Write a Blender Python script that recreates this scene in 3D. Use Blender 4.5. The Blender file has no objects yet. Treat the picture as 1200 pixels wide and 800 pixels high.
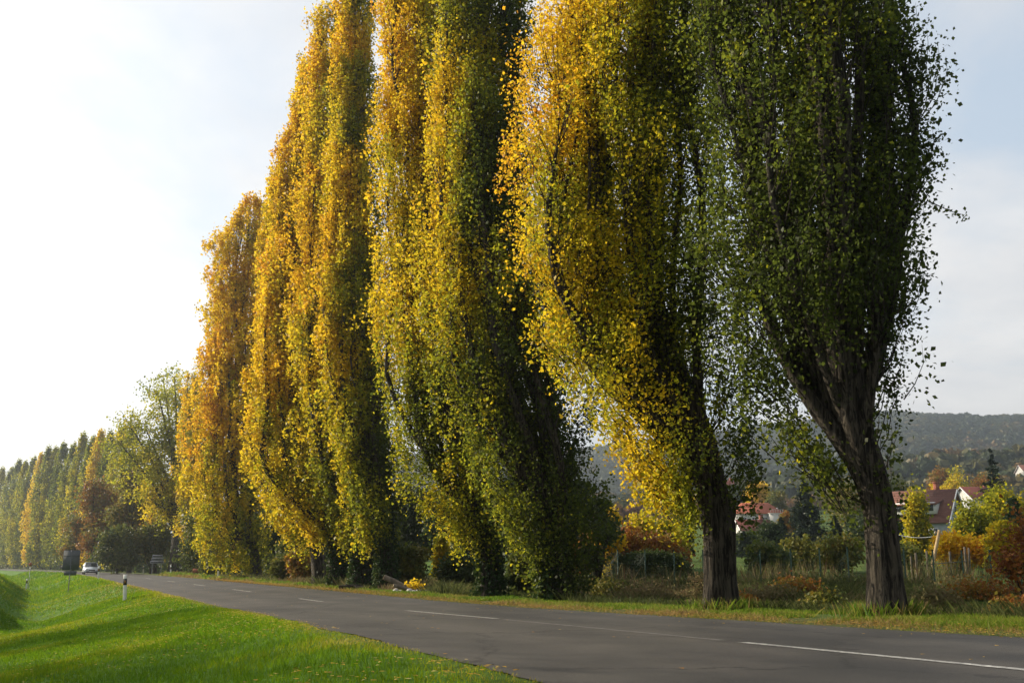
import bpy, math, random
import numpy as np
rng = np.random.default_rng(11)
random.seed(5)
PI = math.pi
S = bpy.context.scene
COL = S.collection
F = 1200 * 35 / 36
PITCH = math.atan(260 / F)
ZC = 1.7
# ------------------------------------------------------------------ projection helpers (photo pixel -> point at a depth)
def ray(px, py):
    v = (400 - py) / F; u = (px - 600) / F
    return np.array([u, math.cos(PITCH) - v * math.sin(PITCH), math.sin(PITCH) + v * math.cos(PITCH)])
def at(px, py, Y):
    d = ray(px, py); t = Y / d[1]
    return (d[0] * t, Y, ZC + d[2] * t)
# ------------------------------------------------------------------ object helpers
def tag(o, label=None, cat=None, group=None, kind=None):
    if label: o['label'] = label
    if cat: o['category'] = cat
    if group: o['group'] = group
    if kind: o['kind'] = kind
    return o
def empty(name, loc, rz=0.0, label=None, cat=None, group=None):
    o = bpy.data.objects.new(name, None); COL.objects.link(o)
    o.empty_display_size = 0.2
    o.location = loc; o.rotation_euler = (0, 0, rz)
    return tag(o, label, cat, group)
class MB:
    """numpy mesh collector: faces of any size, with a per-face material and a per-vertex 'hue'"""
    def __init__(s):
        s.v = []; s.h = []; s.f = []; s.n = []; s.m = []; s.base = 0
    def add(s, verts, faces, hue=0.5, mat=0):
        verts = np.asarray(verts, dtype=np.float32).reshape(-1, 3)
        faces = np.asarray(faces, dtype=np.int32)
        s.v.append(verts)
        s.h.append(np.broadcast_to(np.asarray(hue, dtype=np.float32), (len(verts),)))
        s.f.append(faces.ravel() + s.base)
        s.n.append(np.full(len(faces), faces.shape[1], dtype=np.int32))
        s.m.append(np.full(len(faces), mat, dtype=np.int32))
        s.base += len(verts)
    def quads(s, P, hue=0.5, mat=0):      # P (N,4,3)
        n = len(P)
        if n == 0: return
        h = np.asarray(hue, dtype=np.float32)
        if h.ndim == 1: h = np.repeat(h, P.shape[1])
        s.add(P.reshape(-1, 3), np.arange(n * P.shape[1]).reshape(n, P.shape[1]), h, mat)
    def build(s, name, mats, parent=None, loc=None, rz=None, smooth=False):
        me = bpy.data.meshes.new(name)
        if s.v:
            v = np.concatenate(s.v); f = np.concatenate(s.f); n = np.concatenate(s.n)
            me.vertices.add(len(v)); me.vertices.foreach_set('co', v.ravel())
            me.loops.add(len(f)); me.loops.foreach_set('vertex_index', f)
            me.polygons.add(len(n))
            st = np.concatenate([[0], np.cumsum(n)[:-1]]).astype(np.int32)
            me.polygons.foreach_set('loop_start', st)
            me.polygons.foreach_set('loop_total', n)
            me.polygons.foreach_set('material_index', np.concatenate(s.m))
            if smooth: me.polygons.foreach_set('use_smooth', np.ones(len(n), dtype=bool))
            a = me.attributes.new('hue', 'FLOAT', 'POINT'); a.data.foreach_set('value', np.concatenate(s.h))
            me.update(calc_edges=True); me.validate()
        for m in (mats if isinstance(mats, (list, tuple)) else [mats]): me.materials.append(m)
        o = bpy.data.objects.new(name, me); COL.objects.link(o)
        if parent: o.parent = parent
        if loc is not None: o.location = loc
        if rz is not None: o.rotation_euler = (0, 0, rz)
        return o
    def box(s, c, d, rot=0.0, mat=0, hue=.5, tilt=None):
        x, y, z = [q / 2 for q in d]
        p = np.array([[-x,-y,-z],[x,-y,-z],[x,y,-z],[-x,y,-z],[-x,-y,z],[x,-y,z],[x,y,z],[-x,y,z]], dtype=float)
        if tilt is not None: p = p @ np.array(tilt).T
        cz, sz = math.cos(rot), math.sin(rot)
        p = p @ np.array([[cz, -sz, 0], [sz, cz, 0], [0, 0, 1]]).T + np.array(c)
        s.add(p, [[0,3,2,1],[4,5,6,7],[0,1,5,4],[1,2,6,5],[2,3,7,6],[3,0,4,7]], hue, mat)
    def tube(s, pts, radii, seg=8, rough=0.0, mat=0, hue=.5, cap=True):
        pts = np.asarray(pts, float); radii = np.asarray(radii, float); n = len(pts)
        t = np.gradient(pts, axis=0); t /= np.linalg.norm(t, axis=1)[:, None] + 1e-9
        ref = np.array([0.0, 1.0, 0.0]) if abs(t[:, 1]).max() < .9 else np.array([1.0, 0, 0])
        a = np.cross(t, ref); a /= np.linalg.norm(a, axis=1)[:, None] + 1e-9
        b = np.cross(t, a)
        th = np.arange(seg) / seg * 2 * PI
        r = np.repeat(radii[:, None], seg, 1)
        if rough:
            ph = rng.uniform(0, 6.28, 4)
            for k, m in ((2, .45), (3, .35), (5, .3), (9, .28)):
                r = r * (1 + rough * m * np.sin(k * th[None] + ph[k % 4] + .5 * np.arange(n)[:, None] * rng.uniform(.1, .5)))
            r *= 1 + rough * .25 * rng.standard_normal(r.shape)
        V = pts[:, None] + r[..., None] * (a[:, None] * np.cos(th)[None, :, None] + b[:, None] * np.sin(th)[None, :, None])
        i = np.arange(n - 1)[:, None] * seg; j = np.arange(seg)[None]; k = (j + 1) % seg
        q = np.stack([i + j, i + k, i + seg + k, i + seg + j], -1).reshape(-1, 4)
        s.add(V.reshape(-1, 3), q, hue, mat)
        if cap:
            s.f.append((np.arange(seg)[::1] + s.base - seg).astype(np.int32)); s.n.append(np.array([seg], np.int32)); s.m.append(np.array([mat], np.int32))
def smooth(x): x = np.clip(x, 0, 1); return x * x * (3 - 2 * x)
def unit(v): return v / (np.linalg.norm(v, axis=-1, keepdims=True) + 1e-9)
def leaf_quads(C, size, aspect=.8, up=0.0):
    """one diamond per centre, random attitude; C (N,3), size (N,) or float"""
    n = len(C); size = np.broadcast_to(size, (n,))[:, None]
    a = unit(rng.standard_normal((n, 3))); b = rng.standard_normal((n, 3))
    if up: a = unit(a + np.array([0, 0, up]))
    b = unit(b - (b * a).sum(1, keepdims=True) * a)
    nrm = np.cross(a, b)
    l = a * size * .5; w = b * size * .5 * aspect
    return np.stack([C - l, C - l * .15 + w + nrm * size * .08, C + l, C - l * .15 - w + nrm * size * .08], 1)
# ------------------------------------------------------------------ materials
def nt(name):
    m = bpy.data.materials.new(name); m.use_nodes = True
    t = m.node_tree; t.nodes.clear()
    o = t.nodes.new('ShaderNodeOutputMaterial')
    return m, t, o
def L(t, a, b): t.links.new(a, b)
def noise(t, scale, detail=4, rough=.6, coord='Object', vec=None, mapscale=None):
    n = t.nodes.new('ShaderNodeTexNoise'); n.inputs['Scale'].default_value = scale
    n.inputs['Detail'].default_value = detail; n.inputs['Roughness'].default_value = rough
    if vec is None:
        tc = t.nodes.new('ShaderNodeTexCoord'); vec = tc.outputs[coord]
    if mapscale:
        mp = t.nodes.new('ShaderNodeMapping'); mp.inputs['Scale'].default_value = mapscale; L(t, vec, mp.inputs[0]); vec = mp.outputs[0]
    L(t, vec, n.inputs['Vector'])
    return n
def ramp(t, fac, stops):
    r = t.nodes.new('ShaderNodeValToRGB'); e = r.color_ramp.elements
    while len(e) < len(stops): e.new(.5)
    for i, (p, c) in enumerate(stops):
        e[i].position = p; e[i].color = (*c, 1) if len(c) == 3 else c
    L(t, fac, r.inputs[0]); return r
def math_(t, op, a, b=None, clamp=False):
    n = t.nodes.new('ShaderNodeMath'); n.operation = op; n.use_clamp = clamp
    for i, q in enumerate((a, b)):
        if q is None: continue
        if isinstance(q, (int, float)): n.inputs[i].default_value = q
        else: L(t, q, n.inputs[i])
    return n.outputs[0]
def mat_leaf(name, stops, transl=.5, rough=.5, vary=.12):
    m, t, o = nt(name)
    at_ = t.nodes.new('ShaderNodeAttribute'); at_.attribute_name = 'hue'
    nz = noise(t, 1.3, 2)
    f = math_(t, 'ADD', at_.outputs['Fac'], math_(t, 'MULTIPLY', math_(t, 'SUBTRACT', nz.outputs[0], .5), vary * 2))
    r = ramp(t, f, stops)
    p = t.nodes.new('ShaderNodeBsdfPrincipled'); L(t, r.outputs[0], p.inputs['Base Color'])
    p.inputs['Roughness'].default_value = rough; p.inputs['Specular IOR Level'].default_value = .16
    tr = t.nodes.new('ShaderNodeBsdfTranslucent')
    g = t.nodes.new('ShaderNodeGamma'); g.inputs[1].default_value = .82
    L(t, r.outputs[0], g.inputs[0]); L(t, g.outputs[0], tr.inputs[0])
    mx = t.nodes.new('ShaderNodeMixShader'); mx.inputs[0].default_value = transl
    L(t, p.outputs[0], mx.inputs[1]); L(t, tr.outputs[0], mx.inputs[2]); L(t, mx.outputs[0], o.inputs[0])
    return m
def mat_noise(name, stops, scale=4, detail=6, rough=.8, bump=.3, bscale=None, mapscale=None, bdist=.02, coord='Object', spec=.3, metal=0):
    m, t, o = nt(name)
    n = noise(t, scale, detail, .65, coord, mapscale=mapscale)
    r = ramp(t, n.outputs[0], stops)
    p = t.nodes.new('ShaderNodeBsdfPrincipled'); L(t, r.outputs[0], p.inputs['Base Color'])
    p.inputs['Roughness'].default_value = rough; p.inputs['Specular IOR Level'].default_value = spec
    p.inputs['Metallic'].default_value = metal
    if bump:
        b = t.nodes.new('ShaderNodeBump'); b.inputs['Strength'].default_value = bump; b.inputs['Distance'].default_value = bdist
        n2 = noise(t, bscale or scale * 3, 5, .6, coord, mapscale=mapscale)
        L(t, n2.outputs[0], b.inputs['Height']); L(t, b.outputs[0], p.inputs['Normal'])
    L(t, p.outputs[0], o.inputs[0])
    return m
def plain(name, c, rough=.6, spec=.4, metal=0, var=.12, scale=6):
    c = np.array(c)
    return mat_noise(name, [(.3, tuple(c * (1 - var))), (.7, tuple(np.minimum(c * (1 + var), 1)))], scale, 4, rough, .08, spec=spec, metal=metal)
LEAF = mat_leaf('poplar_leaf', [(0.0, (.028, .042, .007)), (.28, (.072, .098, .009)), (.46, (.27, .27, .008)), (.66, (.64, .44, .010)), (.86, (.72, .41, .010)), (1.0, (.62, .26, .01))], .6)
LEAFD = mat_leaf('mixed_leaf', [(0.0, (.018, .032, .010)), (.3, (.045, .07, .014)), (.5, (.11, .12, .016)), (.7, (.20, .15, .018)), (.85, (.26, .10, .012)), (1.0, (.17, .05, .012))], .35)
NEEDLE = mat_leaf('spruce_needles', [(0, (.012, .024, .012)), (1, (.035, .055, .022))], .15)
IVY = mat_leaf('ivy_leaf', [(0, (.012, .028, .008)), (.7, (.03, .06, .012)), (1, (.10, .11, .02))], .2, .65)
GRASS = mat_leaf('grass_blade', [(0, (.04, .12, .004)), (.5, (.098, .185, .002)), (.8, (.21, .225, .006)), (1, (.32, .25, .05))], .55, .6, .2)
VERGE = mat_leaf('verge_grass_blade', [(0, (.045, .11, .005)), (.45, (.10, .17, .008)), (.75, (.18, .17, .025)), (1, (.22, .14, .05))], .5, .6, .2)
DRYG = mat_leaf('dry_grass', [(0, (.04, .055, .012)), (.4, (.09, .10, .025)), (.7, (.17, .13, .055)), (1, (.12, .06, .03))], .35, .7)
FALL = mat_leaf('fallen_leaf', [(0, (.10, .05, .02)), (.4, (.30, .15, .02)), (.8, (.52, .32, .02)), (1, (.5, .4, .15))], .15, .6)
WOODS = mat_leaf('hill_leaf', [(0.0, (.022, .035, .014)), (.3, (.045, .062, .02)), (.5, (.10, .09, .024)), (.7, (.16, .09, .024)), (.85, (.15, .06, .018)), (1.0, (.10, .04, .02))], .2)
def mat_bark(name, a, b):
    m, t, o = nt(name)
    n = noise(t, 15, 8, .72, mapscale=(1, 1, .13)); n.inputs['Distortion'].default_value = .6
    n2 = noise(t, 1.4, 3, .6)
    r = ramp(t, n.outputs[0], [(.43, a), (.57, b)])
    mx = t.nodes.new('ShaderNodeMix'); mx.data_type = 'RGBA'; mx.blend_type = 'MULTIPLY'; mx.inputs[0].default_value = .6
    r2 = ramp(t, n2.outputs[0], [(.35, (.55, .6, .5)), (.65, (1, 1, 1))])
    L(t, r.outputs[0], mx.inputs[6]); L(t, r2.outputs[0], mx.inputs[7])
    p = t.nodes.new('ShaderNodeBsdfPrincipled'); L(t, mx.outputs[2], p.inputs['Base Color']); p.inputs['Roughness'].default_value = .9
    p.inputs['Specular IOR Level'].default_value = .15
    b_ = t.nodes.new('ShaderNodeBump'); b_.inputs['Strength'].default_value = 1; b_.inputs['Distance'].default_value = .12
    L(t, n.outputs[0], b_.inputs['Height']); L(t, b_.outputs[0], p.inputs['Normal']); L(t, p.outputs[0], o.inputs[0])
    return m
BARK = mat_bark('poplar_bark', (.014, .011, .009), (.11, .09, .07))
BARK2 = mat_bark('dark_bark', (.02, .017, .013), (.09, .075, .06))
WHITE = plain('white_plastic', (.72, .72, .68), .45)
BLACK = plain('black_plastic', (.012, .012, .014), .5)
ORREF = plain('orange_reflector', (.6, .28, .02), .35)
GREYM = plain('grey_metal', (.22, .23, .24), .5, metal=.6)
DGREY = plain('dark_grey_board', (.09, .098, .105), .6)
GREENP = plain('green_painted_steel', (.008, .045, .022), .5)
SOIL = mat_noise('dark_soil', [(.3, (.02, .015, .011)), (.7, (.06, .042, .03))], 3, 8, .95, .8, bdist=.1)
CUTW = mat_noise('split_wood', [(.3, (.30, .20, .10)), (.7, (.55, .42, .24))], 6, 6, .8, .5, mapscale=(1, 1, .2))
OLDW = mat_noise('weathered_wood', [(.3, (.08, .065, .05)), (.7, (.22, .18, .13))], 6, 6, .85, .5, mapscale=(1, 1, .2))
STONE = mat_noise('pale_rubble', [(.3, (.22, .20, .18)), (.7, (.55, .52, .47))], 5, 6, .9, .6)
# ------------------------------------------------------------------ road alignment
Yt = np.arange(-60, 6000, .5)
_ky = [-60, -30, 0, 12, 17.4, 23.3, 39.7, 58.8, 94, 140, 240, 330, 430, 6000]
_kx = [27, 16.7, 6.3, 2.1, .2, -2.05, -9.2, -18.1, -34.5, -57, -118, -180, -255, -255]
Kt = np.interp(Yt, _ky, _kx)
_w = np.hanning(29); _w /= _w.sum(); Kt = np.convolve(np.pad(Kt, 14, mode='reflect', reflect_type='odd'), _w, 'valid')
dK = np.gradient(Kt, Yt)
def K(Y): return np.interp(Y, Yt, Kt)
def cosr(Y): return 1 / np.sqrt(1 + np.interp(Y, Yt, dK) ** 2)
def roadpt(Y, s):            # point at perpendicular-ish offset s from the centre line
    return K(Y) + s / cosr(Y), Y
def rz(Y): return ZC - np.interp(Y, [-50, 0, 22, 27, 34, 80, 140, 250, 500, 6000], [.0, .6, 1.045, 1.13, 1.18, 1.2, 1.3, 1.42, 1.5, 1.5])
HW = 3.6
def vnoise(x, y, sc, seed=0):
    """cheap smooth value noise"""
    r = np.random.default_rng(seed); T = r.random((64, 64))
    x = np.asarray(x) / sc; y = np.asarray(y) / sc
    xi = np.floor(x).astype(int); yi = np.floor(y).astype(int); fx = smooth(x - xi); fy = smooth(y - yi)
    g = lambda a, b: T[a % 64, b % 64]
    return (g(xi, yi) * (1 - fx) + g(xi + 1, yi) * fx) * (1 - fy) + (g(xi, yi + 1) * (1 - fx) + g(xi + 1, yi + 1) * fx) * fy - .5
def hill(X, Y):
    X = np.asarray(X, float); Y = np.asarray(Y, float); d = np.hypot(X, Y); az = np.degrees(np.arctan2(X, np.maximum(Y, 1)))
    a = smooth((az + 24) / 20)
    near = np.interp(az, [-30, 0, 8, 14, 20, 35], [22, 30, 34, 38, 51, 54])
    far = np.interp(az, [-40, 0, 10, 16, 20, 24, 29, 50], [110, 138, 163, 179, 182, 172, 162, 110])
    h = np.zeros_like(d)
    k = [0, 50, 90, 150, 240, 400, 600]
    base = np.interp(d, k, [0, 0, 1.0, 2.8, 8, 20, 0]); nearh = np.interp(d, [400, 600, 700, 5000], [0, 1, .85, .85]) * near + np.interp(d, [240, 400, 600], [0, 20, 0]) * 0
    h = np.where(d < 400, base, 20 + (near - 20) * smooth((d - 400) / 210))
    h = np.where(d > 640, near - 14 * smooth((d - 640) / 160) , h)
    h = np.where(d > 820, (near - 14) + (far - near + 14) * smooth((d - 820) / 560), h)
    h = np.where(d > 1380, far * (1 - .8 * smooth((d - 1380) / 1500)), h)
    h = h + smooth((d - 200) / 400) * (vnoise(X, Y, 130, 3) * 10 + vnoise(X, Y, 45, 4) * 4)
    return h * a
def hillr(X, Y):
    s_ = (X - K(Y)) * cosr(Y); return hill(X, Y) * np.maximum(smooth((s_ - 7) / 25), smooth((Y - 420) / 60))
def gz(X, Y):
    X = np.asarray(X, float); Y = np.asarray(Y, float)
    s = (X - K(Y)) * cosr(Y)
    s0_ = s; s = s - 1.35 * smooth((Y - 26) / 16) * smooth((-s - 3.8) / 3.5)
    prof = np.interp(s, [-60, -30, -16, -12.8, -10.6, -9.4, -7.4, -5.0, -4.2, -3.6, -3.3, 3.3, 3.6, 4.3, 6.6, 9.5, 12, 18, 25, 60],
                     [.1, .0, -.1, -.25, -.95, -1.02, -.66, -.16, -.01, .0, -.05, -.05, .0, .05, .03, -.38, -.1, .15, .30, .4])
    side = np.where(s < -3.6, smooth((-s - 3.6) / 2), smooth((s - 3.6) / 3))
    n = vnoise(X, Y, 3.1, 1) * .16 + vnoise(X, Y, 1.1, 2) * .05 + np.where(s > 7.5, vnoise(X, Y, 4.2, 7) * .5 * smooth((s - 7.5) / 3) * smooth((40 - s) / 10), 0)
    ext = smooth((Y - 28) / 14) * (1 - smooth((Y - 84) / 22)) * (1.0 * smooth((-s - 9.8) / 4.4) - .3 * np.exp(-((s + 9.6) / 1.6) ** 2))
    return rz(Y) + prof + side * n + ext + hillr(X, Y)
# ------------------------------------------------------------------ ground sheet
def ground():
    sv = np.concatenate([-np.geomspace(4000, 30, 34), np.arange(-29, -13.5, 1.2), np.arange(-13.6, -3.7, .35), [-3.6, -3.3, 3.3, 3.6], np.arange(3.9, 12, .4), np.arange(12, 40, 1.5), np.geomspace(41, 4000, 60)])
    yv = np.concatenate([np.arange(-50, 2, 2.0), np.arange(2, 40, .5), np.arange(40, 90, 1.2), np.arange(90, 250, 5), np.geomspace(250, 5500, 90)])
    SV, YV = np.meshgrid(sv, yv)
    X = K(YV) + SV / cosr(YV); Z = gz(X, YV)
    n, m_ = SV.shape
    V = np.stack([X, YV, Z], -1).reshape(-1, 3)
    i = np.arange(n - 1)[:, None] * m_; j = np.arange(m_ - 1)[None]
    q = np.stack([i + j, i + j + 1, i + m_ + j + 1, i + m_ + j], -1).reshape(-1, 4)
    m, t, o = nt('turf_ground')
    geo = t.nodes.new('ShaderNodeNewGeometry')
    at_ = t.nodes.new('ShaderNodeAttribute'); at_.attribute_name = 'hue'
    n1 = noise(t, .5, 6, .7, vec=geo.outputs['Position']); n2 = noise(t, 7, 6, .75, vec=geo.outputs['Position'])
    gr = ramp(t, n2.outputs[0], [(.3, (.035, .085, .006)), (.55, (.075, .17, .008)), (.75, (.13, .20, .018))])
    br = ramp(t, n1.outputs[0], [(.3, (.05, .06, .018)), (.5, (.085, .08, .03)), (.7, (.12, .09, .045))])
    mx = t.nodes.new('ShaderNodeMix'); mx.data_type = 'RGBA'
    L(t, math_(t, 'ADD', at_.outputs['Fac'], math_(t, 'MULTIPLY', math_(t, 'SUBTRACT', n1.outputs[0], .5), .9), True), mx.inputs[0])
    L(t, gr.outputs[0], mx.inputs[6]); L(t, br.outputs[0], mx.inputs[7])
    p = t.nodes.new('ShaderNodeBsdfPrincipled'); p.inputs['Roughness'].default_value = .9; p.inputs['Specular IOR Level'].default_value = .1
    L(t, mx.outputs[2], p.inputs['Base Color'])
    b = t.nodes.new('ShaderNodeBump'); b.inputs['Distance'].default_value = .08; b.inputs['Strength'].default_value = .8; L(t, n2.outputs[0], b.inputs['Height']); L(t, b.outputs[0], p.inputs['Normal'])
    L(t, p.outputs[0], o.inputs[0])
    # dryness: left verge lush, right side beyond the trees scrubby, hills brownish
    dry = np.interp(SV, [-60, -12, -4.2, -3.5, 3.5, 3.9, 5.5, 7, 12, 22, 30, 60], [.15, 0, .0, .55, .8, .8, .5, .6, .6, .2, .5, .45])
    mb = MB(); mb.add(V, q, dry.ravel())
    tag(mb.build('ground', m, smooth=True), kind='structure')
ground()
# ------------------------------------------------------------------ road and its markings
def strip(Y0, Y1, s0, s1, dz, step=.5, jag=0.0, smid=0):
    Y = np.arange(Y0, Y1 + .01, step)
    ss = np.linspace(s0, s1, 2 + smid)
    rows = []
    for k, s in enumerate(ss):
        off = s + (jag * (vnoise(Y, Y * 0 + s, .7, 5) + .6 * vnoise(Y, Y * 0 + s, .25, 6)) if (jag and k in (0, len(ss) - 1)) else 0)
        x, y = roadpt(Y, off); rows.append(np.stack([x, y, rz(Y) + dz + 0 * Y], -1))
    V = np.stack(rows, 1); n, m_ = V.shape[:2]
    i = np.arange(n - 1)[:, None] * m_; j = np.arange(m_ - 1)[None]
    return V.reshape(-1, 3), np.stack([i + j, i + j + 1, i + m_ + j + 1, i + m_ + j], -1).reshape(-1, 4)
def road():
    m, t, o = nt('asphalt')
    geo = t.nodes.new('ShaderNodeNewGeometry')
    at_ = t.nodes.new('ShaderNodeAttribute'); at_.attribute_name = 'hue'
    fine = noise(t, 90, 3, .7, vec=geo.outputs['Position']); big = noise(t, .7, 5, .65, vec=geo.outputs['Position'])
    cm = noise(t, 1.0, 3, .6, vec=geo.outputs['Position'], mapscale=(.5, .12, 1))
    r = ramp(t, fine.outputs[0], [(.3, (.033, .031, .030)), (.6, (.064, .060, .057)), (.8, (.15, .14, .13))])
    r2 = ramp(t, math_(t, 'ADD', math_(t, 'MULTIPLY', big.outputs[0], .5), math_(t, 'MULTIPLY', cm.outputs[0], .5)), [(.41, (.58, .57, .57)), (.58, (1.18, 1.13, 1.06))])
    track = ramp(t, at_.outputs['Fac'], [(0, (.8, .8, .8)), (1, (1.12, 1.1, 1.06))])
    def mul(a, b):
        mx = t.nodes.new('ShaderNodeMix'); mx.data_type = 'RGBA'; mx.blend_type = 'MULTIPLY'; mx.inputs[0].default_value = 1
        L(t, a, mx.inputs[6]); L(t, b, mx.inputs[7]); return mx.outputs[2]
    c = mul(mul(r.outputs[0], r2.outputs[0]), track.outputs[0])
    # cracks
    vo = t.nodes.new('ShaderNodeTexVoronoi'); vo.feature = 'DISTANCE_TO_EDGE'; vo.inputs['Scale'].default_value = .22
    wv = noise(t, 1.5, 4, .7, vec=geo.outputs['Position'])
    va = t.nodes.new('ShaderNodeVectorMath'); va.operation = 'MULTIPLY_ADD'; va.inputs[1].default_value = (1.2, 1.2, 0); L(t, wv.outputs['Color'], va.inputs[0]); L(t, geo.outputs['Position'], va.inputs[2]); L(t, va.outputs[0], vo.inputs['Vector'])
    ck = ramp(t, vo.outputs['Distance'], [(0, (.35, .35, .35)), (.010, (1, 1, 1))])
    c = mul(c, ck.outputs[0])
    p = t.nodes.new('ShaderNodeBsdfPrincipled'); L(t, c, p.inputs['Base Color']); p.inputs['Roughness'].default_value = .72; p.inputs['Specular IOR Level'].default_value = .35
    b = t.nodes.new('ShaderNodeBump'); b.inputs['Distance'].default_value = .012; b.inputs['Strength'].default_value = .6; L(t, fine.outputs[0], b.inputs['Height']); L(t, b.outputs[0], p.inputs['Normal'])
    L(t, p.outputs[0], o.inputs[0])
    mb = MB()
    V, q = strip(-50, 430, -HW, HW, .006, .25, .13, 17)
    s = np.tile(np.linspace(-HW, HW, 19), len(V) // 19)
    tr = .5 + .5 * np.cos((np.abs(s) - 1.75) * 2 * PI / 1.7)
    mb.add(V, q, tr)
    tag(mb.build('road', m, smooth=True), kind='structure')
    # painted centre line: worn
    m, t, o = nt('worn_white_paint')
    geo = t.nodes.new('ShaderNodeNewGeometry')
    n = noise(t, 14, 6, .8, vec=geo.outputs['Position'])
    r = ramp(t, n.outputs[0], [(.40, (.10, .095, .09)), (.56, (.42, .41, .38)), (.75, (.6, .59, .55))])
    p = t.nodes.new('ShaderNodeBsdfPrincipled'); L(t, r.outputs[0], p.inputs['Base Color']); p.inputs['Roughness'].default_value = .6; L(t, p.outputs[0], o.inputs[0])
    mb = MB()
    for a, b in [(-6, 3), (4.2, 11.2), (18.6, 24.3), (32.2, 35.6), (44, 48), (56, 60), (68, 72), (82, 86), (96, 100)]:
        V, q = strip(a, b, -.06, .06, .011, .4, .02); mb.add(V, q)
    tag(mb.build('road_marking', m), kind='structure')
    m2, t, o = nt('faded_paint')
    geo = t.nodes.new('ShaderNodeNewGeometry'); n = noise(t, 9, 6, .8, vec=geo.outputs['Position'])
    r = ramp(t, n.outputs[0], [(.45, (.075, .068, .062)), (.62, (.17, .16, .15))])
    p = t.nodes.new('ShaderNodeBsdfPrincipled'); L(t, r.outputs[0], p.inputs['Base Color']); p.inputs['Roughness'].default_value = .7; L(t, p.outputs[0], o.inputs[0])
    mb = MB(); V, q = strip(11.4, 18.4, -.05, .05, .010, .4, .02); mb.add(V, q)
    tag(mb.build('faded_road_marking', m2), kind='structure')
road()
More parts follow.
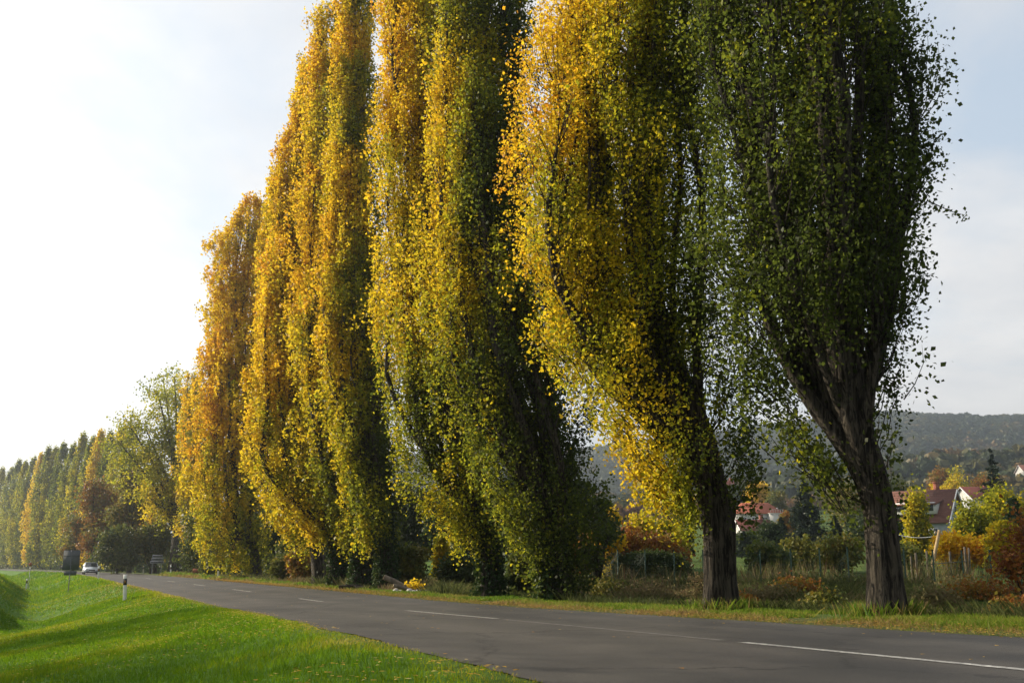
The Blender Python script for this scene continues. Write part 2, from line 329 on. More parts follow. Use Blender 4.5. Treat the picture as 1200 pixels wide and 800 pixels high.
# ------------------------------------------------------------------ poplars
def poplar(bx, by, prof, top, nlimb, nclump, leaf, hue0, left=0.0, noise_amp=.25, r0=.42, fork=3.0, zvis=14, low=0.0, label='', cat='tree', group=None, name='poplar_tree', ivy=0, dens=1.0, twigs=True, leafn=30, rag=1.0, crown_mat=None, hue_low=-.12, csz=1.0, gap=0.0, trunk_seg=14, lk=1.0, spr=.32, tden=0, tk=.92):
    """prof: list of (py, xl, xr) photo pixels at this tree's own depth; becomes a lean + radius table in metres"""
    bz = float(gz(bx, by))
    tab = []
    for py, xl, xr in prof:
        a = at(xl, py, by); b = at(xr, py, by)
        tab.append((a[2] - bz, (a[0] + b[0]) / 2 - bx, (b[0] - a[0]) / 2))
    tab.sort()
    zl, cl, rl = tab[-1]
    if top > zl + 1:
        tab.append((zl + (top - zl) * .5, cl * 1.03, rl * .85)); tab.append((top - 1.2, cl, rl * .35)); tab.append((top, cl, .05))
    Z = np.array([q[0] for q in tab]); CX = np.array([q[1] for q in tab]); R = np.array([q[2] for q in tab])
    zb = Z[0]
    cx = lambda z: np.interp(z, Z, CX); rr = lambda z: np.interp(z, Z, R)
    H = top
    tl = lambda z: np.clip(z / (tden or (max(fork, 1) + 5.5)), 0, 1)
    tx = lambda z: cx(np.maximum(z, zb)) * ((.6 if not tden else 1) * tl(z) + (.4 if not tden else 0) * smooth(tl(z))) * tk
    root = empty(name, (bx, by, bz), 0, label, cat, group)
    tr = MB()
    # trunk
    zz = np.concatenate([[-.35, 0, .25, .6, 1.1], np.linspace(1.7, H * .93, 26)])
    rad = r0 * (1 - np.clip(zz, 0, H) / H) ** .75 * (1 + .25 * np.exp(-np.maximum(zz, 0) / .35)); rad = np.maximum(rad, .02)
    pts = np.stack([tx(zz) + .06 * np.sin(zz * .8 + bx), .1 * np.sin(zz * .6 + by), zz], -1)
    tr.tube(pts, rad, trunk_seg, .16)
    limbs = []
    for k in range(nlimb):
        ph = k * 2.39996 + rng.uniform(-.3, .3)
        lowk = rng.random() < .55
        z0 = fork * rng.uniform(.75, 1.3) if lowk else rng.uniform(fork, H * .6)
        z1 = min(z0 + rng.uniform(.35, .8) * (H - z0) + 2, H * .97)
        rho = math.sqrt(rng.uniform(.05, 1)) * .80
        if k % 4 == 0 and spr > .4: ph = (PI if k % 8 == 0 else (0 if tk < .6 else PI)) + rng.uniform(-.9, .9); z0 = fork * rng.uniform(.8, 1.5); rho = rng.uniform(.6, .9); z1 = z0 + rng.uniform(5, 12)
        n = 15; s = np.linspace(0, 1, n); z = z0 + s * (z1 - z0)
        wgt = 1 - (1 - np.clip((z - z0) / max(2.5, spr * (z1 - z0)), 0, 1)) ** 1.8
        cxx = tx(z) * (1 - wgt) + cx(z) * wgt
        rad_ = rho * rr(z) * wgt * (1 - .25 * s)
        wob = .14 * np.sin(z * .9 + k) * wgt
        P = np.stack([cxx + rad_ * math.cos(ph) + wob, rad_ * math.sin(ph) + .1 * np.cos(z * .8 + k), z], -1)
        lr = lk * (r0 * .40 if lowk else r0 * .22) * rng.uniform(.5, 1.1)
        rd = lr * (1 - s) ** .8 + .012
        tr.tube(P, rd, 7, .1, cap=False)
        limbs.append((P, z1 - z0))
    # leaf clumps
    w = np.array([l for _, l in limbs]); w /= w.sum()
    C = []; TW = []
    nl = int(nclump * .45); ns = nclump - nl
    for k in rng.choice(len(limbs), nl, p=w):
        P, _ = limbs[k]; s = rng.uniform(.10, 1) * (len(P) - 1); i = int(min(s, len(P) - 2)); a = P[i] * (1 - s + i) + P[i + 1] * (s - i)
        th = rng.uniform(0, 2 * PI); l = abs(rng.normal(0, .30)) * (.5 + .3 * rr(a[2]))
        c = a + np.array([math.cos(th) * l, math.sin(th) * l, rng.uniform(.2, .9)])
        C.append(c); TW.append((a, c))
    lob = rng.uniform(0, 6.28, 3)
    LP = np.concatenate([P for P, _ in limbs])
    while ns > 0:
        z = rng.uniform(zb, H - .4); 
        if rng.random() > (.35 + rr(z) / R.max()): continue
        th = rng.uniform(0, 2 * PI); q = 1 + .17 * math.sin(3 * th + lob[0] + z * .45) + .13 * math.sin(5 * th + lob[1] - z * .8) + .09 * math.sin(z * 2.1 + lob[2] + 2 * th) + .12 * math.sin(z * 1.05 + lob[0] * 2 + th)
        q = 1 + (q - 1) * rag
        if rng.random() < .05: q += rng.uniform(.05, .3) * rag
        if gap and math.sin(4 * th + z * .7 + lob[2]) + math.sin(z * 1.3 + lob[1]) > 1.6 - gap: continue
        rho = rng.uniform(.5, .93) * q * rr(z)
        c = np.array([cx(z) + rho * math.cos(th), rho * math.sin(th), z])
        dv = LP - c; cost = np.hypot(dv[:, 0], dv[:, 1]) * 2.2 + np.abs(dv[:, 2] + 1.2 + rng.uniform(-.4, .4)) + 9 * (dv[:, 2] > -.35); a = LP[int(np.argmin(cost))]
        if np.hypot(a[0] - c[0], a[1] - c[1]) > .8: a = np.array([c[0] + (a[0] - c[0]) * .35, c[1] + (a[1] - c[1]) * .35, c[2] - rng.uniform(.35, .7)])
        C.append(c); TW.append((a, c)); ns -= 1
    C = np.array(C)
    inside = np.hypot(C[:, 0] - cx(C[:, 2]), C[:, 1]) < rr(C[:, 2]) * (1.3 if spr < .4 else 1.06) + .1
    if spr > .4: inside &= ~((C[:, 2] < zb + 3.4) & (np.abs(C[:, 0] - tx(C[:, 2])) < .7) & (rng.random(len(C)) < .72))
    C = C[inside]; TW = [q for q, k in zip(TW, inside) if k]
    if twigs:
        for a, c in TW:
            if a[2] > zvis + 2: continue
            ln = np.linalg.norm(c - a); mid = np.array([a[0] * .35 + c[0] * .65, a[1] * .35 + c[1] * .65, a[2] * .55 + c[2] * .45]) + rng.normal(0, .04, 3); tr.tube([a, mid, c, c + [0, 0, .3]], [.009 + .005 * ln, .007 + .003 * ln, .005, .002], 3, cap=False)
    tr.build('trunk', BARK, root, smooth=True)
    nn = len(C)
    vis = C[:, 2] < zvis
    cnt = np.where(vis, rng.integers(int(leafn * .5), int(leafn * 1.5), nn), leafn // 3)
    idx = np.repeat(np.arange(nn), cnt)
    rel = rng.standard_normal((len(idx), 3)) * np.array([.125, .125, .33]) * csz * rng.uniform(.7, 1.25, nn)[idx][:, None]
    Pn = C[idx] + rel
    sz = leaf * np.clip(rng.lognormal(-.06, .30, len(idx)), .4, 1.7) * np.where(vis[idx], 1, 1.9)
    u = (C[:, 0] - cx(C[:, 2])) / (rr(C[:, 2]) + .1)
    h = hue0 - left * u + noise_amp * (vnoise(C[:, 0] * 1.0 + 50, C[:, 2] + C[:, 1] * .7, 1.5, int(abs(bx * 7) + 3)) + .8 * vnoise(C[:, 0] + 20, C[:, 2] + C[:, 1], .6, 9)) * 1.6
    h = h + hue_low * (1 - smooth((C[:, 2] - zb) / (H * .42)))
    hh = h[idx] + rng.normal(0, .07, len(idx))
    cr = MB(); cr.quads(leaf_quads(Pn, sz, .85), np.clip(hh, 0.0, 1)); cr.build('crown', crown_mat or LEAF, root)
    if ivy:
        n = int(ivy * 900); z = rng.uniform(0, ivy, n) ** 1.0; th = rng.uniform(0, 2 * PI, n)
        r_ = np.interp(z, zz, rad) * rng.uniform(1.0, 1.45, n) + rng.exponential(.05, n)
        P = np.stack([tx(z) + r_ * np.cos(th), r_ * np.sin(th), z], -1)
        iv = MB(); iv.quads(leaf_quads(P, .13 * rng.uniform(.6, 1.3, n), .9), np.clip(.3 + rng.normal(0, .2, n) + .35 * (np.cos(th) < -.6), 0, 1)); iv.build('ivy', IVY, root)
    return root, tab
POP = 'tall poplars lining the far side of the road'
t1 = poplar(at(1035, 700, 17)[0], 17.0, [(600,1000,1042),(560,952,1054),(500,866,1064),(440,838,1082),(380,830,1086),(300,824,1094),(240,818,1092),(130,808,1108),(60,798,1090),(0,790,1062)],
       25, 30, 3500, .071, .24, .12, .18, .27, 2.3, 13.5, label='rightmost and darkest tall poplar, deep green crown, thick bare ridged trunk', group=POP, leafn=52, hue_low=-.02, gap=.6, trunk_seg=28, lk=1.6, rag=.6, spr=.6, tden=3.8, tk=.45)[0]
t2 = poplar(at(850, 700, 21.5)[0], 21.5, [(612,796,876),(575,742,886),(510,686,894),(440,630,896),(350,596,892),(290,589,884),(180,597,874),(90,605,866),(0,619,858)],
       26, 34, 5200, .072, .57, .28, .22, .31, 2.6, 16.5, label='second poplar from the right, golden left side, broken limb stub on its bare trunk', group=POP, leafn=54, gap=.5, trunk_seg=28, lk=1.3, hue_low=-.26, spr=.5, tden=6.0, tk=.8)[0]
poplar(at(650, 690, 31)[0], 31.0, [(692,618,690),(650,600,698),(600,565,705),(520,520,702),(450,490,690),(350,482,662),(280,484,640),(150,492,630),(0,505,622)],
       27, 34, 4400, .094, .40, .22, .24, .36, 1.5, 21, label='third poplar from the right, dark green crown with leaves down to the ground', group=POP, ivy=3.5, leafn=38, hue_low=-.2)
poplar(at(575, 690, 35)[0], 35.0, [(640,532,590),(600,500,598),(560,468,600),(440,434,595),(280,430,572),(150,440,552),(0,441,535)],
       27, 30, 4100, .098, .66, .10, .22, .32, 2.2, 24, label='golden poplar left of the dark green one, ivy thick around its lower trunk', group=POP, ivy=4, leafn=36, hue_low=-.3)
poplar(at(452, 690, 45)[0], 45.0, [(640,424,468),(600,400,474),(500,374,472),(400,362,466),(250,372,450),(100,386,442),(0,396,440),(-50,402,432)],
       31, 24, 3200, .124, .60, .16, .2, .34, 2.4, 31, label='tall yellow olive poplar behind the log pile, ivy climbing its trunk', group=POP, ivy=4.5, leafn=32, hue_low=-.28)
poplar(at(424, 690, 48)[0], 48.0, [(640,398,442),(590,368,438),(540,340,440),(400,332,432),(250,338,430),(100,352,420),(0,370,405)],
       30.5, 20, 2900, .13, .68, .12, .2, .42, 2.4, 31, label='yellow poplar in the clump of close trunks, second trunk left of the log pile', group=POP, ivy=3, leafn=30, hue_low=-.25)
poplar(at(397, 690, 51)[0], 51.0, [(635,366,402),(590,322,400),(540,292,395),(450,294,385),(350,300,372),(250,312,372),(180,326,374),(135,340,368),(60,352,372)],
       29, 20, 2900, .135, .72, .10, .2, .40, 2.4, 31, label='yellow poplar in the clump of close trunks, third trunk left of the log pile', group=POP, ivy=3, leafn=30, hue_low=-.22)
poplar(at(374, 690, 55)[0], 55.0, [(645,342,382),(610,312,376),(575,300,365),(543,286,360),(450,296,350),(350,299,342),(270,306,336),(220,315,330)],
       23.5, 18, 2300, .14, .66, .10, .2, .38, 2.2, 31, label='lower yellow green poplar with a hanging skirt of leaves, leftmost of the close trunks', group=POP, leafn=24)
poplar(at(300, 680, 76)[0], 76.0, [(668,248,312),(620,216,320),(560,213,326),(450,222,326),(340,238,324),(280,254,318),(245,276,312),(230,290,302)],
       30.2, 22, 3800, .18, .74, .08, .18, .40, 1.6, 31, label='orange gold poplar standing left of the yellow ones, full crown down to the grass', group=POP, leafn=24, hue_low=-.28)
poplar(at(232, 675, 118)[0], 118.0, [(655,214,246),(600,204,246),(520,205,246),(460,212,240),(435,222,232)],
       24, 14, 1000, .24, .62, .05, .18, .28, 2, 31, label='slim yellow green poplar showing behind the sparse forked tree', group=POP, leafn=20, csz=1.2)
P = np.array([at(1088, 236, 17), at(1104, 243, 17), at(1118, 249, 16.9), at(1134, 253, 16.9)]) - np.array(t1.location)
mb = MB(); mb.tube(P, [.014, .010, .007, .003], 4); sp_ = mb.build('hanging_sprig', BARK, t1)
q = rng.uniform(0, 3, 60); i_ = np.minimum(q.astype(int), 2); C_ = P[i_] + (P[i_ + 1] - P[i_]) * (q - i_)[:, None] + rng.normal(0, .045, (60, 3)) - [0, 0, .03]
mb = MB(); mb.quads(leaf_quads(C_, .08 * rng.uniform(.6, 1.2, 60), .85), .22 + rng.normal(0, .08, 60)); mb.build('leaves', LEAF, sp_)
# broken limb stub and drooping bough
s0 = np.array(at(852, 620, 21.5)) - np.array(t2.location); s1 = np.array(at(860, 583, 21.4)) - np.array(t2.location)
mb = MB(); mb.tube([s0, (s0 + s1) / 2 + [0.03, 0, 0], s1], [.11, .09, .05], 9, .25)
st = mb.build('limb_stub', BARK, t2)
mb = MB(); mb.box((s0 + s1) / 2 + [-.03, -.1, .0], (.05, .03, .62), tilt=[[.97, 0, .2], [0, 1, 0], [-.2, 0, .97]]); mb.build('torn_wood', CUTW, st)
# ------------------------------------------------------------------ generic trees, shrubs, conifers
def on_road(px, s, lo=8, hi=330):
    Ys = np.linspace(lo, hi, 6000); X, _ = roadpt(Ys, s); q = 600 + X / Ys * F / math.cos(PITCH) 
    q = 600 + F * (X / Ys) * (math.cos(PITCH) + .2228 * math.sin(PITCH))
    i = int(np.argmin(np.abs(q - px))); return float(X[i]), float(Ys[i])
def leafy(px, ytop, wpx, Y, hue, label, cat='tree', name='broadleaf_tree', group=None, n=260, leaf=.16, leafn=26, amp=.2, trunk=.22, mat=None, bare=0.0, droop=0.0, base=None, lobes=7, X=None, csz=1.0, bark=None, lean=0, part='crown', depth=1.0):
    x = at(px, 660, Y)[0] if X is None else X
    z = float(gz(x, Y)); H = at(px, ytop, Y)[2] - z; W = wpx / F * Y * 1.03 / 2
    root = empty(name, (x, Y, z), 0, label, cat, group)
    lo = trunk * H
    ctr = np.array([[lean * .5, 0, lo + (H - lo) * .5]]); rad_ = np.array([[W * .72, W * .72 * depth, (H - lo) * .48]])
    for k in range(lobes):
        th = k * 2.4 + rng.uniform(0, 1); q = rng.uniform(.35, .62)
        zc = lo + (H - lo) * rng.uniform(.22, .85); sh = 1 - abs((zc - lo) / (H - lo) - .45) * .9
        ctr = np.vstack([ctr, [lean * zc / H + W * q * math.cos(th) * sh, W * q * depth * math.sin(th) * sh, zc]]); rr_ = W * rng.uniform(.32, .5)
        rad_ = np.vstack([rad_, [rr_, rr_ * depth, min(rr_ * 1.1, (H - lo) * .3)]])
    k = rng.choice(len(ctr), n, p=np.array([.25] + [.75 / lobes] * lobes) if lobes else None)
    d = unit(rng.standard_normal((n, 3))); q = rng.uniform(.45 if not bare else .2, 1.03, n)[:, None]
    C = ctr[k] + d * q * rad_[k]; C[:, 2] = np.clip(C[:, 2], .12 + .03 * H, H)
    tr = MB(); tb = max(.035, H * .022)
    tr.tube([[0, 0, -.3], [lean * .1, 0, lo * .6], [lean * .3, 0, lo + (H - lo) * .25], [lean * .6, 0, lo + (H - lo) * .75]], [tb * 1.25, tb, tb * .7, tb * .15], 8, .1)
    for c in ctr[1:]:
        a = np.array([lean * .1, 0, lo * rng.uniform(.6, 1.1)]); mdl = (a * .45 + c * .55) + np.array([0, 0, -.06 * H]) 
        tr.tube([a, mdl, c, c + (c - mdl) * .5], [tb * .5, tb * .33, tb * .18, .008], 5, cap=False)
    for i in range(0, n, 2 if bare else 4):
        c = C[i]; a = ctr[k[i]] * .7 + c * .3 - np.array([0, 0, .1 * H * rng.random()]); tr.tube([a, (a + c) / 2 + rng.normal(0, .03 * W, 3), c], [tb * .13, tb * .08, .005], 3, cap=False)
    tr.build('trunk' if H > 2.5 else 'stem', bark or BARK2, root, smooth=True)
    cnt = rng.integers(int(leafn * .5), int(leafn * 1.5) + 1, n); idx = np.repeat(np.arange(n), cnt)
    cs = (.9 * W / max(n ** .42, 1) * 1.6 + .04) * csz
    P = C[idx] + rng.standard_normal((len(idx), 3)) * cs * np.array([1, 1, .8 + droop * 1.5]) - np.array([0, 0, 1]) * droop * rng.exponential(.5, (len(idx), 1)) * cs * 3
    P[:, 2] = np.maximum(P[:, 2], .05)
    keep = rng.random(len(P)) > bare; P = P[keep]; idx = idx[keep]
    h = hue + amp * 1.6 * vnoise(C[:, 0] * 1.2 + 30, C[:, 2] + C[:, 1], max(W * .45, .4), int(px) % 97) + rng.normal(0, .05, n)
    mb = MB(); mb.quads(leaf_quads(P, leaf * rng.uniform(.6, 1.3, len(P)), .8), np.clip(h[idx] + rng.normal(0, .05, len(idx)), 0, 1)); mb.build(part, mat or LEAFD, root)
    return root
def spruce(px, ytop, wpx, Y, label, open_=0.0, n=26, X=None, hue=.3, group=None):
    x = at(px, 660, Y)[0]; z = float(gz(x, Y)); H = at(px, ytop, Y)[2] - z; W = wpx / F * Y * 1.03 / 2
    root = empty('spruce_tree', (x, Y, z), 0, label, 'tree', group)
    tr = MB(); tr.tube([[0, 0, -.3], [0, 0, H * .5], [0, 0, H]], [H * .018, H * .01, .01], 7)
    cr = []; hh = []
    tiers = int(n); 
    for i in range(tiers):
        f = (i + .5) / tiers; zt = H * (.06 + .93 * f); l0 = W * (1 - f) ** .85 + .1
        for b in range(9 if not open_ else 6):
            th = rng.uniform(0, 2 * PI); l = l0 * rng.uniform(.65, 1.1); s = np.linspace(.1, 1, 5)
            P = np.stack([s * l * math.cos(th), s * l * math.sin(th), zt - l * (.42 * s - .28 * s ** 3) + rng.uniform(-.6, .6) * H / tiers * (1.6 if open_ else 1)], -1)
            tr.tube(P, [.03, .02, .015, .01, .004], 3, cap=False)
            m = int((60 if not open_ else 34)); q = rng.random(m) ** .8
            pp = np.stack([np.interp(q, s, P[:, j]) for j in range(3)], -1) + rng.standard_normal((m, 3)) * np.array([.10, .10, .07]) * l0 * (1 if not open_ else .8)
            cr.append(pp)
    P = np.concatenate(cr); tr.build('trunk', BARK2, root, smooth=True)
    mb = MB(); mb.quads(leaf_quads(P, max(.1, W * .13) * rng.uniform(.6, 1.3, len(P)), .35), np.clip(hue + rng.normal(0, .2, len(P)), 0, 1)); mb.build('crown', NEEDLE, root)
    return root
# sparse forked tree by the road
X10, Y10 = on_road(209, 8)
def forked():
    z = float(gz(X10, Y10)); sc = Y10 / F * 1.03
    root = empty('forked_tree', (X10, Y10, z), 0, 'sparse yellow green tree with forked dark trunk left of the orange gold poplar', 'tree')
    tr = MB(); C = []
    H = at(180, 436, Y10)[2] - z
    tr.tube([[-.3, 0, -.3], [-.25, 0, 2], [-.3, 0, 5]], [1.0, .78, .66], 12, .15)
    tr.tube([[.5, 0, -.3], [.75, 0, 2.5], [1.3, 0, 6]], [.8, .6, .42], 10, .15)
    ends = [(-6.5, 17.0), (-3.8, 20), (-8.2, 14.5), (-1.2, 21.3), (1.2, 20), (-5, 12), (-7.4, 10), (2.6, 15), (-2, 16), (2.2, 11), (-9, 18), (.5, 17), (-4.6, 22.3)]
    for i, (ex, ez) in enumerate(ends):
        ez = ez / 22.3 * H; a = np.array([-.3, 0, 4.5]) if ex < .4 else np.array([1.2, 0, 5.5])
        e = np.array([ex, rng.uniform(-3.5, 3.5), ez]); mdl = a * .5 + e * .5 + np.array([-.12 * ex, 0, .06 * H * (1 if i % 2 else .2)])
        P = np.array([a, a * .75 + mdl * .25 + [0, 0, .3], mdl, mdl * .4 + e * .6, e])
        tr.tube(P, [.36, .28, .19, .11, .03], 7, .1, cap=False)
        for k in range(30):
            s = rng.uniform(.3, 1); i0 = min(int(s * 4), 3); q = P[i0] * (1 - (s * 4 - i0)) + P[i0 + 1] * (s * 4 - i0)
            c = q + rng.normal(0, 1, 3) * np.array([1.15, 1.15, .8]); C.append(c); tr.tube([q, (q + c) / 2 + [0, 0, .15], c], [.04, .025, .008], 3, cap=False)
    tr.build('trunk', BARK2, root, smooth=True)
    C = np.array(C); idx = np.repeat(np.arange(len(C)), 52)
    P = C[idx] + rng.standard_normal((len(idx), 3)) * .55
    h = .46 + rng.normal(0, .07, len(C)) + .2 * (C[:, 2] < 12) * rng.random(len(C))
    mb = MB(); mb.quads(leaf_quads(P, .33 * rng.uniform(.6, 1.2, len(P)), .8), np.clip(h[idx], 0, 1)); mb.build('crown', LEAF, root)
forked()
leafy(182, 560, 32, Y10 + 8, .86, 'small orange yellow tree tucked behind the sparse forked tree', n=150, leaf=.3, leafn=22, mat=LEAF, trunk=.1, amp=.1)
# far row of poplars: three variants, then copies
FARG = 'distant row of hazy poplars along the bend'
def copy_tree(o, parent=None):
    c = o.copy(); COL.objects.link(c); c.parent = parent
    for ch in o.children: copy_tree(ch, c)
    return c
protos = []
for v in range(3):
    def far_poplar(v=v):
        root = empty('poplar_tree', (0, 0, 0)); H = 25.0
        tr = MB(); tr.tube([[0, 0, -.5], [0, 0, 3], [.1, 0, 12], [0, 0, 23]], [.5, .38, .25, .04], 8, .1)
        C = []
        for k in range(16):
            th = rng.uniform(0, 6.28); q = rng.uniform(.4, 1) * 1.9; z0 = rng.uniform(2, 10)
            P = [[0, 0, z0], [q * .6 * math.cos(th), q * .6 * math.sin(th), z0 + 2.5], [q * math.cos(th), q * math.sin(th), z0 + 8], [q * .6 * math.cos(th), q * .6 * math.sin(th), min(z0 + 15, 24)]]
            tr.tube(P, [.14, .11, .06, .02], 5, cap=False)
        n = 800; z = rng.uniform(1.5, H, n); th = rng.uniform(0, 2 * PI, n)
        r = np.interp(z, [1, 4, 9, 15, 21, 25], [1.6, 2.3, 2.5, 2.2, 1.4, .2]) * rng.uniform(.55, 1.0, n) * (1 + .2 * np.sin(3 * th + z * .4 + v))
        C = np.stack([r * np.cos(th), r * np.sin(th), z], -1); idx = np.repeat(np.arange(n), 12)
        P = C[idx] + rng.standard_normal((len(idx), 3)) * np.array([.22, .22, .45])
        h = [.36, .46, .68][v] + .3 * vnoise(C[:, 0] + C[:, 1], C[:, 2], 1.8, v)
        tr.build('trunk', BARK2, root, smooth=True)
        mb = MB(); mb.quads(leaf_quads(P, .34 * rng.uniform(.7, 1.3, len(P)), .8), np.clip(h[idx] + rng.normal(0, .06, len(idx)), 0, 1)); mb.build('crown', LEAF, root)
        return root
    protos.append(far_poplar())
kinds = [0, 1, 0, 2, 0, 1, 0, 0, 1, 0, 2, 0, 1, 0, 0, 1]
pxs = [141, 129, 117, 105, 96, 84, 73, 62, 52, 44, 36, 27, 18, 10, 2, -9]
used = set()
ORD = 'first second third fourth fifth sixth seventh eighth ninth tenth eleventh twelfth thirteenth fourteenth fifteenth sixteenth'.split()
places = ['just left of the sparse forked tree, behind the brown trees', 'behind the brown trees, next to the orange topped one', 'between the two orange topped poplars', 'with an orange crown above the brown trees', 'behind the back of the road sign on the bank']
for i, px in enumerate(pxs):
    k = kinds[i]; X, Y = on_road(px, 9 + (i % 3) * .6, 100, 420)
    if k in used: o = copy_tree(protos[k])
    else: o = protos[k]; used.add(k)
    ytop = np.interp(px, [0, 40, 80, 130, 150], [546, 530, 515, 499, 497]) + rng.uniform(-4, 6)
    H = at(px, ytop, Y)[2] - float(gz(X, Y)); sc = H / 25
    o.location = (X, Y, float(gz(X, Y))); o.rotation_euler = (0, 0, rng.uniform(0, 6.28)); o.scale = (max(sc, .85), max(sc, .85), sc)
    col = ['dull green', 'yellowish green', 'orange tinted'][k]
    tag(o, f'hazy {col} poplar, {ORD[i]} in the distant row counting left from the forked tree', 'tree', FARG)
# brown trees beyond the bend
BR = 'brown broadleaf trees beyond the bend'
leafy(112, 560, 62, 152, .74, 'rusty brown round tree behind the white car', group=BR, n=420, leaf=.42, leafn=18, trunk=.1, bare=.15)
leafy(152, 545, 66, 138, .62, 'taller dark brown tree between the car and the sparse forked tree', group=BR, n=460, leaf=.42, leafn=18, trunk=.08)
leafy(177, 600, 46, 130, .55, 'low brown green tree behind the white direction board', group=BR, n=300, leaf=.36, leafn=18, trunk=.05)
leafy(138, 618, 54, 128, .35, 'dark low thicket tree at the roadside beyond the car', group=BR, n=300, leaf=.36, leafn=18, trunk=.04)
leafy(86, 590, 36, 165, .66, 'small yellow brown tree at the foot of the distant poplars', group=BR, n=240, leaf=.4, leafn=18, trunk=.06)
leafy(160, 508, 40, 165, .50, 'tall dull brown tree rising behind the rusty ones', group=BR, n=380, leaf=.42, leafn=16, trunk=.1, bare=.2)
def thicket():
    n = 2600; Y = rng.uniform(100, 400, n); s = rng.uniform(8, 24, n); X, _ = roadpt(Y, s); h = rng.uniform(.3, 4.2, n) * (1 + .8 * vnoise(X, Y, 14, 61))
    C = np.stack([X, Y, gz(X, Y) + h], -1); idx = np.repeat(np.arange(n), 22); P = C[idx] + rng.standard_normal((len(idx), 3)) * .7
    mb = MB(); mb.quads(leaf_quads(P, .5 * rng.uniform(.6, 1.3, len(P)), .8), np.clip(np.repeat(.3 + .7 * vnoise(X, Y, 9, 62), 22), 0, 1)); tag(mb.build('thicket', LEAFD), 'dark thicket filling the feet of the distant poplars', 'thicket', kind='stuff')
thicket()
OFF = 'unseen trees added to cast shade from the left'  # out of view; added to cast shade on near grass, road and ditch
for q, (x_, y_, yt_, w_, lab_) in enumerate([(-25, 18.5, 60, 640, 'unseen sparse tree added for shade beyond the ditch, nearest the viewer'), (-32, 26, 100, 460, 'unseen sparse tree added for shade beyond the ditch, second along from the viewer'),
        (-23, 11, -60, 900, 'unseen wide tree added for shade beyond the ditch, level with the viewer'), (-40, 40, 240, 330, 'unseen sparse tree added for shade beyond the ditch, third along from the viewer'), (-62, 78, 450, 130, 'unseen smaller tree added for shade beyond the ditch, last of its line')]):
    leafy(q, yt_, w_, y_, .6, lab_, group=OFF, X=x_, n=420, leaf=.19, leafn=26, bare=.1, trunk=.2)
# dark trees behind the poplar trunks
DK = 'dark trees behind the poplar trunks'
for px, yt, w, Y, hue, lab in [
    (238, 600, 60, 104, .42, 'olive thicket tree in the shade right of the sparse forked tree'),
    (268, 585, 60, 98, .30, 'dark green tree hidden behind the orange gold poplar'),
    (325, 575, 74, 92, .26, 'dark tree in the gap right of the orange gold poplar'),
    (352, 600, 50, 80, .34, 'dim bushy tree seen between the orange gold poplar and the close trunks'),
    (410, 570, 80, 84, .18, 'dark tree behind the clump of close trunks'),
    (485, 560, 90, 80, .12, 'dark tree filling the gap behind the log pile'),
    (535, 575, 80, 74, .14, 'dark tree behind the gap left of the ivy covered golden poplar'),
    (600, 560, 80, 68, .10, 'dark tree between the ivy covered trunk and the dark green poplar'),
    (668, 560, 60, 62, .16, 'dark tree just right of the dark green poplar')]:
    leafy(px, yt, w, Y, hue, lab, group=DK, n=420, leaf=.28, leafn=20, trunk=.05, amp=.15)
# shrubs close behind the trunks
for px, yt, w, Y, hue, lab, b in [
    (480, 636, 44, 49, .52, 'dark shrub with a few yellow leaves behind the log pile', .3),
    (518, 608, 22, 52, .48, 'small drooping yellow green shrub left of the ivy covered trunk', .1),
    (540, 650, 60, 50, .25, 'dark brown low thicket beside the ivy covered trunk', .3),
    (352, 642, 34, 62, .74, 'orange brown shrub left of the close trunks', .3),
    (330, 650, 30, 66, .45, 'dull green shrub near the orange gold poplar', .2),
    (612, 640, 40, 36, .36, 'green leafy shrub between the two ivy trunks', .2),
    (250, 652, 40, 92, .5, 'low yellow green shrub at the foot of the orange gold poplar', .2),
    (700, 545, 66, 44, .30, 'thin grey green tree with bare twigs right of the dark green poplar', .6),
    (712, 590, 34, 50, .66, 'yellow shrub in the garden behind the thin grey green tree', .1),
    (752, 604, 48, 56, .54, 'round yellow green shrub left of the second poplar', .1),
    (786, 610, 42, 58, .50, 'yellow green shrub closest to the second poplar trunk', .1),
    (800, 618, 22, 62, .08, 'small dark evergreen shrub behind the second poplar trunk', 0),
    (795, 575, 70, 90, .62, 'greyish brown bare twigged tree behind the yellow green shrubs', .5),
    (700, 624, 66, 54, .84, 'orange shrub at the left of the garden hedge', .25),
    (738, 622, 74, 53, .88, 'orange red shrub above the middle of the garden hedge', .1),
    (778, 628, 60, 54, .80, 'dull orange shrub at the right of the garden hedge', .1),
    ]:
    leafy(px, yt, w, Y, hue, lab, cat='shrub' if 'tree' not in lab else 'tree', name='shrub' if 'tree' not in lab else 'thin_tree', n=230, leaf=.13 + Y * .0012, leafn=22, trunk=.04, bare=b, amp=.16, mat=LEAF if (hue > .46 and hue < .75 and b < .15) else LEAFD)
